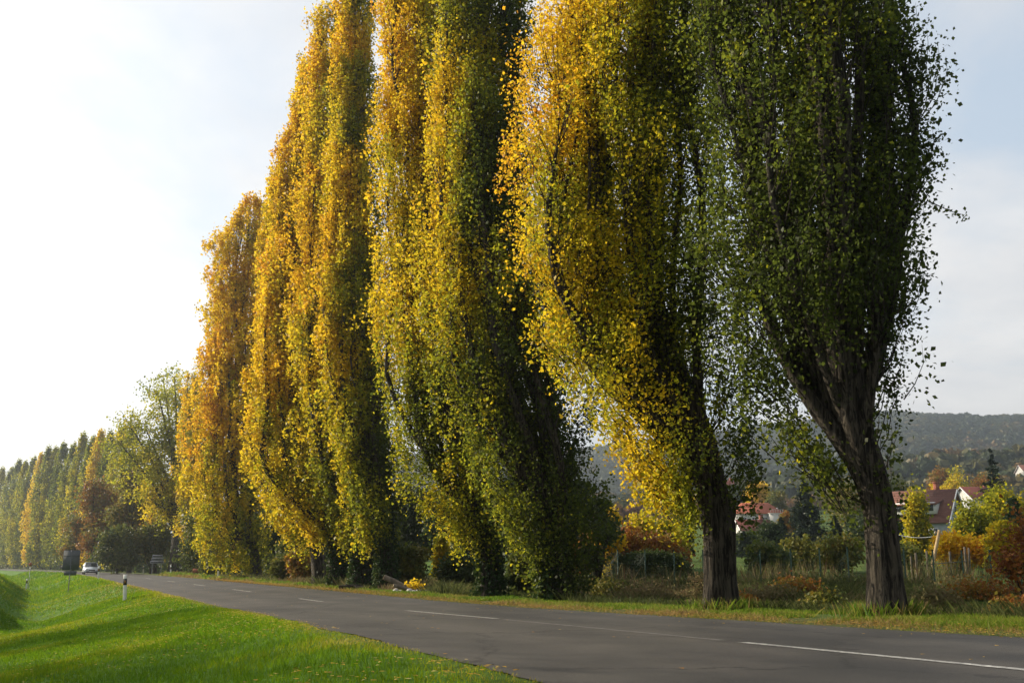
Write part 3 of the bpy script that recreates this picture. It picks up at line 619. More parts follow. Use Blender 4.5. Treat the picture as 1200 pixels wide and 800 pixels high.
# trees and shrubs of the gardens on the right
for px, yt, w, Y, hue, lab, kw in [
    (892, 566, 34, 275, .72, 'bright yellow tree behind the white house with the orange roof', dict(mat=LEAF)),
    (868, 562, 34, 290, .32, 'round green tree up the slope behind the small white house', {}),
    (912, 575, 30, 260, .5, 'olive tree right of the white house with the orange roof', {}),
    (927, 600, 26, 150, .76, 'orange brown tree between the white house and the dark spruce', {}),
    (880, 625, 40, 110, .20, 'dark green tree in front of the dark red shed', {}),
    (905, 612, 36, 105, .12, 'dark green tree below the white house', {}),
    (1000, 560, 70, 170, .60, 'brownish tree in the haze behind the darkest poplar', dict(bare=.2)),
    (1045, 615, 40, 100, .10, 'dark hedge tree in front of the brown roofed house', {}),
    (1020, 600, 50, 120, .16, 'dark tree left of the brown roofed house', {}),
    (1080, 574, 34, 84, .47, 'weeping yellow green birch in front of the brown roofed house', dict(droop=1.2, mat=LEAF, trunk=.12)),
    (1148, 584, 60, 66, .40, 'wide green willow covering the gable of the brown roofed house', dict(droop=.9, mat=LEAF, n=520)),
    (1178, 574, 70, 70, .47, 'wide yellow green willow at the right edge', dict(droop=.6, mat=LEAF, n=520)),
    (1195, 580, 18, 60, .04, 'narrow dark evergreen in front of the yellow green willow', {}),
    (1130, 545, 40, 230, .55, 'pale yellow tree on the slope above the brown roofed house', dict(mat=LEAF)),
    (1103, 566, 22, 190, .74, 'golden tree behind the chimney of the brown roofed house', dict(mat=LEAF)),
    (1165, 556, 50, 240, .76, 'reddish brown tree beside the dark red roof', {}),
    (1110, 548, 40, 250, .82, 'rust red tree on the slope behind the brown roofed house', {}),
    (1060, 560, 40, 210, .40, 'grey green tree on the slope left of the chimney', {}),
    (945, 632, 70, 62, .50, 'wispy yellow green shrub behind the fence left of the darkest poplar', dict(cat='shrub', name='shrub', bare=.45)),
    (985, 622, 60, 58, .56, 'yellow shrub behind the fence beside the darkest poplar', dict(cat='shrub', name='shrub', bare=.4)),
    (900, 640, 60, 56, .40, 'olive bramble shrub along the fence right of the second poplar', dict(cat='shrub', name='shrub', bare=.3)),
    (1120, 630, 60, 54, .80, 'orange shrub behind the weathered garden posts', dict(cat='shrub', name='shrub', mat=LEAF, bare=.35)),
    (1160, 622, 50, 53, .90, 'deep orange shrub behind the green fence post on the right', dict(cat='shrub', name='shrub', mat=LEAF, bare=.3)),
    (1178, 612, 40, 50, .56, 'yellow shrub among the orange ones at the right', dict(cat='shrub', name='shrub', mat=LEAF, bare=.1)),
    (1060, 638, 50, 64, .50, 'dull yellow shrub behind the darkest poplar trunk', dict(cat='shrub', name='shrub', bare=.3)),
    ]:
    a = dict(n=300, leaf=.12 + Y * .0016, leafn=20, trunk=.06, amp=.14); a.update(kw)
    leafy(px, yt, w, Y, hue, lab, **a)
leafy(1203, 588, 92, 23.5, .95, 'dark red leaved bush reaching in from the right edge beside the road', cat='shrub', name='red_leaved_bush', n=300, leaf=.10, leafn=11, trunk=.05, bare=.35, amp=.1)
leafy(824, 672, 40, 26.5, .62, 'low bush of pale withered leaves at the foot of the second poplar', cat='shrub', name='withered_bush', n=90, leaf=.085, leafn=12, trunk=.05, bare=.3, mat=DRYG)
leafy(1150, 690, 90, 25.5, .9, 'bramble heap with a few red leaves on the verge at the right', cat='shrub', name='bramble', n=170, leaf=.08, leafn=16, trunk=.03, bare=.3)
leafy(905, 690, 70, 28, .72, 'brown heap of dead stalks left of the darkest poplar trunk', cat='shrub', name='bramble', n=170, leaf=.09, leafn=18, trunk=.03, bare=.1, mat=DRYG)
for q, (px, yt, w, Y, hue, lab) in enumerate([(1092, 694, 60, 24, .55, 'olive bramble heap right of the darkest poplar trunk'), (965, 700, 50, 24, .45, 'low green bramble just left of the darkest poplar trunk'), (870, 694, 34, 27, .8, 'russet bramble just right of the second poplar trunk'),
        (760, 692, 90, 33, .66, 'wide brown bramble heap left of the second poplar'), (715, 684, 50, 38, .5, 'olive bramble right of the dark green poplar'), (935, 682, 60, 32, .78, 'rust brown bramble in the dip between the two bare trunks'), (1120, 682, 50, 31, .6, 'dull brown bramble below the green fence on the right'), (1180, 706, 60, 20.5, .74, 'leafy russet bramble closest to the road at the right edge')]):
    leafy(px, yt, w, Y, hue, lab, cat='shrub', name='bramble', n=150, leaf=.075 + Y * .0008, leafn=16, trunk=.03, bare=.25, amp=.25, mat=DRYG if q % 3 == 0 else LEAFD)
spruce(948, 562, 60, 118, 'large dark spruce left of the darkest poplar trunk', n=24, hue=.2)
spruce(918, 606, 34, 112, 'lower dark spruce at the left foot of the large one', n=18, hue=.2)
spruce(982, 604, 36, 116, 'dark spruce at the right foot of the large one', n=18, hue=.15)
spruce(873, 622, 30, 104, 'small dark spruce beside the second poplar trunk', n=16, hue=.2)
spruce(1174, 527, 60, 120, 'open branched spruce standing above the willows at the right', open_=1, n=17, hue=.25)
spruce(1050, 585, 40, 110, 'dark conifer left of the brown roofed house', n=18, hue=.2)
spruce(1077, 548, 8, 260, 'thin dark cypress on the hillside above the houses', n=14, hue=.3)
# ------------------------------------------------------------------ hillside woods (uncountable)
def woods():
    Cs = []; 
    for (n, a0, a1, d0, d1, s0, s1) in [(5200, -14, 33, 470, 1000, 5.5, 9.5), (9500, -16, 33, 1000, 1420, 7.5, 12), (1500, 3, 33, 290, 470, 3.0, 6.5)]:
        az = np.radians(rng.uniform(a0, a1, n)); d = np.sqrt(rng.uniform(d0 ** 2, d1 ** 2, n))
        X = d * np.sin(az); Y = d * np.cos(az)
        k = np.ones(n, bool)
        if d0 == 290: k = vnoise(X, Y, 40, 12) > .02
        Cs.append(np.stack([X, Y, gz(X, Y), rng.uniform(s0, s1, n)], -1)[k])
    A = np.concatenate(Cs); n = len(A); m = 26
    d = unit(rng.standard_normal((n, m, 3))); d[..., 2] = np.abs(d[..., 2]) * 1.0 - .25
    R = A[:, 3][:, None, None]
    C = A[:, None, :3] + d * R * np.array([.5, .5, .6]) * rng.uniform(.75, 1.05, (n, m, 1)); C[..., 2] += A[:, 3][:, None] * .42
    # clump faces roughly tangent to the crown
    nrm = unit(d + rng.standard_normal((n, m, 3)) * .45).reshape(-1, 3); C = C.reshape(-1, 3)
    a = np.cross(nrm, rng.standard_normal(nrm.shape)); a = unit(a); b = np.cross(nrm, a)
    s = np.repeat(A[:, 3], m)[:, None] * .22 * rng.uniform(.7, 1.3, (len(C), 1))
    Q = np.stack([C - a * s, C + b * s, C + a * s, C - b * s], 1)
    sp = vnoise(A[:, 0], A[:, 1], 60, 21) * .75 + vnoise(A[:, 0], A[:, 1], 18, 22) * .5
    far = np.hypot(A[:, 0], A[:, 1]) > 1000
    h = np.where(far, .26, .42) + np.where(far, .6, 1.15) * sp + rng.normal(0, .10, n) + (rng.random(n) > .93) * .2
    mb = MB(); mb.quads(Q, np.clip(np.repeat(h, m), 0, 1)); tag(mb.build('hillside_woods', WOODS), 'hazy autumn woods covering the hills behind the village', 'woods', kind='stuff')
woods()
# ------------------------------------------------------------------ houses
PLAST = plain('white_plaster', (.50, .49, .47), .85); PLASTB = plain('bluish_plaster', (.38, .41, .46), .85)
TILE = mat_noise('orange_roof_tiles', [(.3, (.30, .08, .04)), (.7, (.46, .15, .08))], 3, 6, .8, .5)
TILEB = mat_noise('brown_roof_tiles', [(.3, (.13, .055, .04)), (.7, (.22, .10, .07))], 3, 6, .8, .5)
TILED = mat_noise('dark_red_roof', [(.3, (.10, .028, .022)), (.7, (.17, .05, .04))], 3, 6, .8, .5)
BRICK = mat_noise('chimney_brick', [(.3, (.20, .06, .04)), (.7, (.30, .11, .07))], 8, 5, .9, .5)
WFRAME = plain('white_window_frame', (.7, .7, .68), .5)
GLASS = plain('dark_glass', (.03, .035, .04), .12, .8)
def tile_ridges(): pass
def house(px, py, Y, L_, D_, wh, rh, rot, roof, wall, label, name='house', dormer=False, nwin=3, chim=(0.2,), hip=0.0):
    """L_ along the ridge (local x), D_ deep; rot turns it about z. (px,py) is the foot of the wall at the middle"""
    x, y, z = at(px, py, Y)
    root = empty(name, (x, y, z), rot, label, 'house' if name == 'house' else 'shed')
    w = MB(); a, b = L_ / 2, D_ / 2
    V = [[-a,-b,-4],[a,-b,-4],[a,b,-4],[-a,b,-4],[-a,-b,wh],[a,-b,wh],[a,b,wh],[-a,b,wh],[-a + hip,0,wh + rh],[a - hip,0,wh + rh]]
    w.add(V, [[0,1,5,4],[2,3,7,6],[1,2,6,5],[3,0,4,7]]); w.add(V, [[5,6,9],[7,4,8]]); w.build('wall', wall, root)
    r = MB(); o = .45; th = .18; sl = rh / b
    for sgn in (-1, 1):
        e = sgn * (b + o); ez = wh - o * sl
        if hip: P = [[-a - o, e, ez], [a + o, e, ez], [a - hip, 0, wh + rh + .05], [-a + hip, 0, wh + rh + .05]]
        else: P = [[-a - o, e, ez], [a + o, e, ez], [a + o, 0, wh + rh + .05], [-a - o, 0, wh + rh + .05]]
        P = np.array(P); T = P + [0, 0, th]; r.add(np.vstack([P, T]), [[0,1,2,3],[7,6,5,4],[0,4,5,1],[1,5,6,2],[2,6,7,3],[3,7,4,0]])
        for k in range(1, 14):    # tile courses
            f = k / 14; A = P[0] * (1 - f) + P[3] * f; B = P[1] * (1 - f) + P[2] * f
            r.tube([A + [0, 0, th], B + [0, 0, th]], [.035, .035], 4)
    if hip:
        for sgn in (-1, 1):
            P = np.array([[sgn * (a + o), -b - o, wh - o * sl], [sgn * (a + o), b + o, wh - o * sl], [sgn * (a - hip), 0, wh + rh + .05]]); T = P + [0, 0, th]
            r.add(np.vstack([P, T]), [[0,1,2],[3,4,5]]); r.add(np.vstack([P, T]), [[0,1,4,3],[1,2,5,4],[2,0,3,5]])
    rf = r.build('roof', roof, root)
    for cx_ in chim:
        c = MB(); c.box((cx_ * L_, .3, wh + rh + .2), (.6, .6, 1.8)); c.box((cx_ * L_, .3, wh + rh + 1.15), (.75, .75, .12)); c.build('chimney', BRICK, rf)
    if not hip:
        for sx in (-1, 1):
            tb = MB()
            for sy in (-1, 1):
                P0 = np.array([sx * (a + o + .04), sy * (b + o), wh - o * sl + .02]); P1 = np.array([sx * (a + o + .04), 0, wh + rh + .07])
                tb.tube([P0, P1], [.11, .11], 4)
            tb.build('verge_board', WFRAME, rf)
    def win(cx_, cz, ww, hh, face='front'):
        f = MB(); g = MB()
        if face == 'front': f.box((cx_, -b - .02, cz), (ww + .16, .08, hh + .16)); f.box((cx_, -b - .05, cz), (.07, .06, hh)); g.box((cx_ - ww / 4, -b - .045, cz), (ww / 2 - .06, .06, hh - .04)); g.box((cx_ + ww / 4, -b - .045, cz), (ww / 2 - .06, .06, hh - .04))
        else: f.box((a + .02, cx_, cz), (.08, ww + .16, hh + .16)); g.box((a + .045, cx_, cz), (.06, ww - .04, hh - .04))
        q = f.build('window', WFRAME, root); g.build('pane', GLASS, q)
    for i in range(nwin): win((i - (nwin - 1) / 2) * L_ / (nwin + .3), wh * .52, 1.1, 1.25)
    win(0, wh * .5, 1.2, 1.3, 'side'); win(0, wh + rh * .35, .8, 1.0, 'side')
    if dormer:
        d = MB(); dl = L_ * .72; dz = wh + rh * .42
        d.box((0, -b * .72, dz - .1), (dl, b * .7, 1.5)); dm = d.build('dormer', WFRAME, root)
        t = MB(); tl = [[1, 0, 0], [0, .97, -.22], [0, .22, .97]]
        t.box((0, -b * .62, dz + .82), (dl + .7, b * 1.15, .16), tilt=tl); t.build('dormer_roof', roof, dm)
        g = MB()
        for i in range(5): g.box(((i - 2) * dl / 5, -b * 1.07 - .03, dz), (dl / 5 - .35, .06, .95))
        g.build('pane', GLASS, dm)
    return root
h1 = house(886, 619, 240, 10.4, 8, 3.5, 2.3, .0, TILE, PLAST, 'white house with an orange tiled roof on the slope right of the second poplar', nwin=4, hip=2.0, chim=(-.05,))
w = MB(); w.box((3.6, -4.9, 1.6), (3.2, 1.8, 3.2)); w.box((3.6, -4.9, 3.3), (3.5, 2.1, .14)); 
for i in range(6): w.box((2.2 + i * .56, -5.9, 3.75), (.05, .05, .8))
w.box((3.6, -5.9, 4.15), (3.2, .07, .07)); w.build('balcony', PLAST, h1)
house(883, 631, 190, 5.8, 5, 1.6, 1.7, .1, TILED, PLAST, 'low shed with a dark red roof in front of the white house', 'shed', nwin=1, chim=(.3,))
house(1083, 643, 135, 8.8, 7.4, 3.6, 3.9, -.72, TILEB, PLASTB, 'brown roofed house with a pale gable and long dormer between the trees', dormer=True, nwin=3, chim=(.25,))
house(1150, 599, 225, 8.6, 7, 2.6, 2.6, .2, TILED, PLAST, 'house with a dull dark red roof behind the willows', nwin=2)
house(1207, 561, 450, 9, 7, 3.0, 3.0, .1, TILEB, PLAST, 'white house with a brownish roof high on the slope at the right edge', nwin=3)
house(856, 585, 330, 7, 6, 3.5, 2.4, .5, TILED, PLAST, 'tiny grey house far up the slope beside the second poplar', nwin=2, chim=(.1,))
# ------------------------------------------------------------------ garden fence, posts, pole, cable
def fence():
    fp = [(690, 49), (724, 47.6), (756, 46.3), (790, 45), (824, 43.8), (858, 42.7), (891, 41.8), (927, 41), (961, 40), (994, 39.3), (1027, 38.6), (1060, 38), (1094, 37.5), (1128, 37), (1161, 36.5), (1195, 36), (1230, 35.5)]
    B = []
    for px, Y in fp:
        x, y, _ = at(px, 660, Y); B.append((x, y, float(gz(x, y))))
    root = empty('wire_fence', B[0], 0, 'green wire mesh fence on thin green posts along the garden edge', 'fence'); o = np.array(B[0])
    for b in B:
        m = MB(); q = np.array(b) - o; m.tube([q + [0, 0, -.2], q + [0, 0, 1.55]], [.03, .03], 8); m.box(q + [0, 0, 1.56], (.075, .075, .03)); m.build('post', GREENP, root)
    w = MB()
    for i in range(len(B) - 1):
        a, b = np.array(B[i]) - o, np.array(B[i + 1]) - o
        for h in (.1, .5, .95, 1.42): w.tube([a + [0, 0, h], (a + b) / 2 + [0, 0, h - .015], b + [0, 0, h]], [.004] * 3, 3, cap=False)
        for k in range(24):
            f0 = k / 24; f1 = f0 + 1.32 / np.linalg.norm(b - a)
            for s0, s1 in ((f0, min(f1, 1)), (min(f1, 1), f0)):
                w.tube([a * (1 - s0) + b * s0 + [0, 0, .1], a * (1 - s1) + b * s1 + [0, 0, 1.42]], [.0018] * 2, 3, cap=False)
    w.build('wire_mesh', GREENP, root)
fence()
leafy(760, 646, 128, 50, .30, 'long clipped dull green hedge along the garden', cat='hedge', name='hedge', n=700, leaf=.13, leafn=20, trunk=.0, lobes=0, depth=.18, csz=.5, part='foliage')
# weathered garden posts with rail
for px, h, ln, lab in [(1068, 1.3, 0, 'short weathered garden post nearest the darkest poplar'), (1074, 1.45, 0, 'weathered garden post beside the short one'), (1087, 1.5, 0, 'weathered post at the foot of the leaning plank'),
                       (1114, 1.4, 0, 'weathered post in the middle of the garden rail'), (1132, 1.55, 0, 'thick weathered post right of the garden rail'), (1135, 1.5, .05, 'thin weathered post close against the thick one')]:
    x, y, _ = at(px, 660, 47); z = float(gz(x, y))
    m = MB(); m.tube([[0, 0, -.2], [ln, 0, h * .6], [ln * 1.5, 0, h]], [.06, .055, .045], 7, .15); tag(m.build('garden_post', OLDW, loc=(x, y, z)), lab, 'post', 'weathered garden posts')
xa, ya, _ = at(1087, 660, 47); xb, yb, _ = at(1133, 660, 47); za = float(gz(xa, ya)); zb_ = float(gz(xb, yb))
m = MB(); m.tube([[0, -.09, 0], [xb - xa, -.09, zb_ - za]], [.03, .03], 5); tag(m.build('garden_rail', OLDW, loc=(xa, ya, za + .9)), 'thin horizontal rail fixed across the weathered garden posts', 'rail')
p0 = np.array(at(1087, 650, 49)); p0[2] = float(gz(p0[0], p0[1])); p1 = np.array(at(1101, 621, 49.3)); d = p1 - p0
m = MB(); m.tube([[0, 0, 0], d * .5, d], [.09, .09, .08], 4); tag(m.build('leaning_plank', CUTW, loc=tuple(p0)), 'yellow leaning plank of fresh wood in the garden below the brown roofed house', 'plank')
p0 = np.array(at(1040, 622, 70)); p1 = np.array(at(1100, 627, 66)); d = p1 - p0
m = MB(); m.tube([d * s + np.array([0, 0, -1.1 * s * (1 - s)]) for s in np.linspace(0, 1, 9)], [.02] * 9, 5); tag(m.build('cable', GREYM, loc=tuple(p0)), 'thin pale cable sagging between the garden trees', 'cable')
# ------------------------------------------------------------------ roadside marker posts
def marker(px, s, label, first=None, group='white roadside marker posts', Yf=None):
    X, Y = on_road(px, s) if Yf is None else (at(px, 660, Yf)[0], Yf)
    z = float(gz(X, Y))
    if first is None:
        root = empty('marker_post', (X, Y, z))
        m = MB(); V = []
        prof = [(-.07, -.045), (.07, -.045), (.05, .05), (-.05, .05)]
        # post body with slanted top
        for zz in (-.3, .60): V += [[x, y, zz] for x, y in prof]
        m.add(V, [[0,1,5,4],[1,2,6,5],[2,3,7,6],[3,0,4,7]])
        V = [[x, y, .84] for x, y in prof] + [[x, y, 1.0 - (y + .045) * .8] for x, y in prof]
        m.add(V, [[0,1,5,4],[1,2,6,5],[2,3,7,6],[3,0,4,7],[4,5,6,7]]); m.build('body', WHITE, root)
        m = MB(); V = [[x * 1.02, y * 1.02, .60] for x, y in prof] + [[x * 1.02, y * 1.02, .84] for x, y in prof]
        m.add(V, [[0,1,5,4],[1,2,6,5],[2,3,7,6],[3,0,4,7],[3,2,1,0],[4,5,6,7]]); bd = m.build('black_band', BLACK, root)
        m = MB(); m.box((0, -.052, .72), (.03, .012, .11)); m.build('reflector', ORREF, bd)
    else: root = copy_tree(first); root.location = (X, Y, z)
    root.rotation_euler = (0, 0, math.atan2(-np.interp(Y, Yt, dK), 1) * .5 + rng.uniform(-.15, .15)); root.rotation_euler[1] = rng.uniform(-.05, .05)
    return tag(root, label, 'marker post', group)
m0 = marker(150, -4.5, 'nearest white marker post with black band, on the grass edge left of the road', Yf=40)
m0.rotation_euler[1] = -.06
marker(117, -4.6, 'white marker post on the grass edge just right of the oncoming car', m0, Yf=79)
marker(34, -14, 'white marker post standing behind the dark soil mound', m0, Yf=92)
marker(257, 4.7, 'white marker post in front of the orange gold poplar', m0)
marker(201, 4.7, 'white marker post beside the forked trunk', m0)
marker(169, 4.7, 'far white marker post left of the direction board', m0)
marker(136, 4.7, 'farthest white marker post at the bend beyond the car', m0)
# ------------------------------------------------------------------ signs
Ys = 70.0; Xs = at(83, 660, Ys)[0]; zs = float(gz(Xs, Ys))
root = empty('road_sign', (Xs, Ys, zs), .15, 'grey back of a road sign, large board above a small one, on the ditch bank', 'sign')
ht = at(83, 644, Ys)[2] - zs
m = MB(); m.tube([[0, 0, -.3], [0, 0, ht]], [.035, .035], 8); m.build('pole', DGREY, root)
m = MB(); m.box((0, .06, ht - .70), (1.08, .03, 1.34)); b = m.build('board', DGREY, root)
m = MB(); m.box((0, .035, ht - .4), (1.0, .02, .05)); m.box((0, .035, ht - 1.0), (1.0, .02, .05)); m.build('bracket', DGREY, b)
m = MB(); m.box((0, .06, ht - 1.55), (.82, .03, .3)); m.build('lower_board', DGREY, root)
Xd, Yd = on_road(184, 5.6, 100, 170); zd = float(gz(Xd, Yd)); sc = Yd / F
root = empty('direction_sign', (Xd, Yd, zd), .2, 'pale direction board with three dark lines of lettering on two thin legs', 'sign')
for sx in (-.55, .55):
    m = MB(); m.tube([[sx, .04, -.3], [sx, .04, 2.35]], [.035, .035], 7); m.build('leg', GREYM, root)
BOARD = plain('pale_board', (.34, .34, .35), .6)
for i in range(3):
    wd = [1.2, 1.35, 1.6][i]; z = 2.15 - i * .36
    m = MB(); m.box((0, 0, z), (wd, .04, .32)); q = m.build('board', BOARD, root)
    m = MB(); xx = -wd / 2 + .12
    while xx < wd / 2 - .12:
        l = rng.uniform(.05, .09); m.box((xx, -.026, z + rng.uniform(-.01, .01)), (l, .008, rng.uniform(.10, .17))); xx += l + .03
    m.build('lettering', BLACK, q)
Xq, Yq = on_road(232.5, 5.4); zq = float(gz(Xq, Yq))
RUST = plain('rust_red_paint', (.30, .10, .05), .8)
root = empty('low_board', (Xq, Yq, zq), .15, 'small rust red board standing low in the verge right of the forked trunk', 'board')
m = MB(); m.box((0, 0, .55), (.95, .06, .36)); m.build('panel', RUST, root)
for sx in (-.35, .35):
    m = MB(); m.box((sx, .05, .2), (.07, .04, .75)); m.build('leg', OLDW, root)
# small red round sign on a post behind the mound
Xr = at(36, 660, 96)[0]; zr = float(gz(Xr, 96))
root = empty('round_sign', (Xr, 96, zr), 0, 'tiny dull red sign on a thin pole in the distance above the ditch', 'sign')
hr_ = at(36, 657, 96)[2] - zr
m = MB(); m.tube([[0, 0, -.2], [0, 0, hr_]], [.03, .03], 6); m.build('pole', GREYM, root)
m = MB(); m.tube([[0, -.04, hr_ - .3], [0, -.07, hr_ - .3]], [.17, .17], 16); m.build('disc', RUST, root)
# ------------------------------------------------------------------ soil mound on the ditch's far side
def mound():
    cx_, cy_ = float(roadpt(62.0, -13.6)[0]), 62.0
    u = np.linspace(-1, 1, 61); U, Vv = np.meshgrid(u, u)
    ang = math.atan2(-np.interp(cy_, Yt, dK), 1)
    lx, ly = U * 2.1, Vv * 9
    X = cx_ + lx * math.cos(ang) - ly * math.sin(ang); Y = cy_ + lx * math.sin(ang) + ly * math.cos(ang)
    r = np.sqrt(U ** 2 + Vv ** 2)
    h = np.where(r < 1, (1 - r ** 2) ** .9 * .65, -.25) + vnoise(X, Y, 2.0, 31) * .35 * (r < 1) + vnoise(X, Y, .7, 32) * .15
    Z = gz(X, Y) + h - .06
    n = 61; i = np.arange(n - 1)[:, None] * n; j = np.arange(n - 1)[None]
    q = np.stack([i + j, i + j + 1, i + n + j + 1, i + n + j], -1).reshape(-1, 4)
    m = MB(); m.add(np.stack([X - cx_, Y - cy_, Z], -1).reshape(-1, 3), q); tag(m.build('soil_mound', SOIL, loc=(cx_, cy_, 0), smooth=True), 'dark bare soil mound on the far bank of the ditch', 'mound')
mound()
# ------------------------------------------------------------------ oncoming car
def car(px, s, label):
    X, Y = on_road(px, s, 90, 200); z = rz(Y) + .008
    dk = np.interp(Y, Yt, dK)
    root = empty('parked_car' if False else 'car', (X, Y, z), math.atan2(-dk, 1), label, 'car')   # local -y is the nose
    PAINT = plain('pale_silver_paint', (.62, .66, .70), .28, .6, .3, .03); RUB = plain('rubber', (.02, .02, .02), .8); RIM = plain('rim_metal', (.4, .4, .42), .35, metal=.8)
    LAMP = plain('lamp_glass', (.75, .75, .72), .1, .8); 
    # body: lofted sections along y (y, half width low, half width top, z low, z belt)
    sec = [(-2.15, .66, .62, .30, .52), (-2.05, .80, .74, .22, .66), (-1.6, .84, .78, .18, .76), (-1.0, .85, .80, .18, .86), (0, .86, .82, .18, .90), (1.1, .86, .80, .18, .92), (1.75, .83, .76, .2, .90), (2.05, .76, .70, .26, .82), (2.12, .66, .6, .34, .6)]
    V = []
    for y, wl, wt, zl, zt in sec:
        zm = (zl + zt) / 2
        V += [[-wl * .94, y, zl], [-wl, y, zm], [-wt, y, zt], [0, y, zt + .04], [wt, y, zt], [wl, y, zm], [wl * .94, y, zl]]
    m = MB(); k = 7; n = len(sec)
    fs = [[i * k + j, i * k + (j + 1) % k, (i + 1) * k + (j + 1) % k, (i + 1) * k + j] for i in range(n - 1) for j in range(k)]
    m.add(V, fs); m.add(V, [list(range(6, -1, -1)), list(range((n - 1) * k, n * k))]); m.build('body', PAINT, root, smooth=False)
    # cabin glass and roof
    m = MB(); V = [[-.76, -.95, .86], [.76, -.95, .86], [.78, 1.55, .9], [-.78, 1.55, .9], [-.60, -.3, 1.36], [.60, -.3, 1.36], [.60, 1.0, 1.36], [-.60, 1.0, 1.36]]
    m.add(V, [[0,1,5,4],[1,2,6,5],[2,3,7,6],[3,0,4,7]]); m.build('window', GLASS, root)
    m = MB(); m.box((0, .35, 1.38), (1.24, 1.36, .06)); m.build('roof', PAINT, root)
    m = MB()
    for sx in (-1, 1):
        m.tube([[sx * .77, -.97, .87], [sx * .61, -.3, 1.38]], [.04, .04], 5); m.tube([[sx * .79, 1.57, .9], [sx * .61, 1.0, 1.38]], [.05, .05], 5); m.tube([[sx * .80, .3, .9], [sx * .62, .35, 1.38]], [.035, .035], 5)
    m.build('pillar', PAINT, root)
    for sx in (-1, 1):
        for y in (-1.35, 1.3):
            m = MB(); m.tube([[sx * .70, y, .31], [sx * .86, y, .31]], [.31, .31], 20); m.tube([[sx * .86, y, .31], [sx * .70, y, .31]], [.31, .31], 20); w = m.build('wheel', RUB, root)
            m = MB(); m.tube([[sx * .855, y, .31], [sx * .875, y, .31]], [.19, .19], 14); m.tube([[sx * .875, y, .31], [sx * .855, y, .31]], [.19, .19], 14); m.build('rim', RIM, w)
        m = MB(); m.box((sx * .58, -2.10, .58), (.30, .10, .15)); m.build('headlight', LAMP, root)
        m = MB(); m.box((sx * .92, -.75, .95), (.16, .10, .12)); m.build('side_mirror', PAINT, root)
    m = MB(); m.box((0, -2.14, .50), (.7, .06, .14)); m.build('grille', BLACK, root)
    m = MB(); m.box((0, -2.16, .30), (1.35, .10, .16)); m.build('bumper', BLACK, root)
    m = MB(); m.box((0, -2.2, .38), (.50, .02, .11)); m.build('number_plate', WHITE, root)
car(107, -1.7, 'small pale silver car coming along the left lane at the bend')
# ------------------------------------------------------------------ log pile and rubble at the foot of the poplars
def log(px, py, Y, L_, r, az, el, label, mat=None, name='log'):
    L_ *= .48; r *= .62
    x, y, _ = at(px, py, Y); z = float(gz(x, y)) + r * .8 + abs(math.sin(el)) * L_ / 2
    d = np.array([math.cos(az) * math.cos(el), math.sin(az) * math.cos(el), math.sin(el)]) * L_ / 2
    root = empty(name, (x, y, z), 0, label, 'log', 'felled logs on the verge')
    m = MB(); m.tube([-d, -d * .3 + [0, 0, .02], d * .4, d], [r, r * 1.05, r * .95, r * .9], 12, .12); m.tube([d, d * .999], [r * .9, r * .05], 12); m.build('bark_log', mat or OLDW, root, smooth=True)
    for s in (-1, 1):
        m = MB(); m.tube([d * s * 1.0, d * s * 1.012], [r * .86, r * .82], 12); m.tube([d * s * 1.012, d * s * 1.0], [r * .82, .01], 12); m.build('cut_end', CUTW, root)
log(466, 684, 41.5, 2.6, .17, .1, -.42, 'thick grey log leaning up against the ivy trunk')
log(474, 688, 40.8, 1.9, .12, .2, -.25, 'thinner log lying below the leaning one')
log(494, 690, 40.4, 1.7, .12, -.1, .03, 'grey log lying flat at the right end of the pile')
log(412, 686, 46.5, 2.4, .16, .05, .05, 'dark log lying between the close trunks', BARK2)
log(425, 687, 45.9, 1.4, .13, -.2, .0, 'short dark log beside the close trunks', BARK2)
def rubble(px, Y, sz, label):
    sz *= .72
    x, y, _ = at(px, 690, Y); z = float(gz(x, y))
    u = np.linspace(0, PI, 7)[1:-1]; v = np.arange(9) / 9 * 2 * PI
    V = [[0, 0, sz * .7]] + [[sz * math.sin(a) * math.cos(b) * rng.uniform(.75, 1.15), sz * .8 * math.sin(a) * math.sin(b) * rng.uniform(.75, 1.15), sz * .7 * math.cos(a) * rng.uniform(.8, 1.1)] for a in u for b in v] + [[0, 0, -sz * .6]]
    f4 = [[1 + i * 9 + j, 1 + i * 9 + (j + 1) % 9, 1 + (i + 1) * 9 + (j + 1) % 9, 1 + (i + 1) * 9 + j] for i in range(4) for j in range(9)]
    m = MB(); m.add(V, f4); m.add(V, [[0, 1 + j, 1 + (j + 1) % 9] for j in range(9)] + [[46, 37 + (j + 1) % 9, 37 + j] for j in range(9)])
    tag(m.build('rubble_stone', STONE, loc=(x, y, z + sz * .35), rz=rng.uniform(0, 6)), label, 'stone', 'pale rubble stones by the log pile')
for px, Y, sz, lab in [(464, 40.6, .24, 'whitest rubble lump at the left end below the leaning log'), (469, 40.3, .17, 'small white lump right beside the leftmost one'), (480, 40.2, .25, 'speckled pale lump left of the small yellow plant'),
                       (485, 40.0, .18, 'small pale lump in front of the small yellow plant'), (490, 40.2, .2, 'greyish lump right of the small yellow plant'), (495, 40.7, .15, 'little pale lump behind the flat grey log'), (502, 40.5, .14, 'rightmost small pale rubble lump')]:
    rubble(px, Y, sz, lab)
leafy(486, 681, 14, 41.2, .82, 'small bright yellow plant growing in the log pile', cat='plant', name='yellow_plant', n=26, leaf=.12, leafn=9, trunk=.1, mat=LEAF)
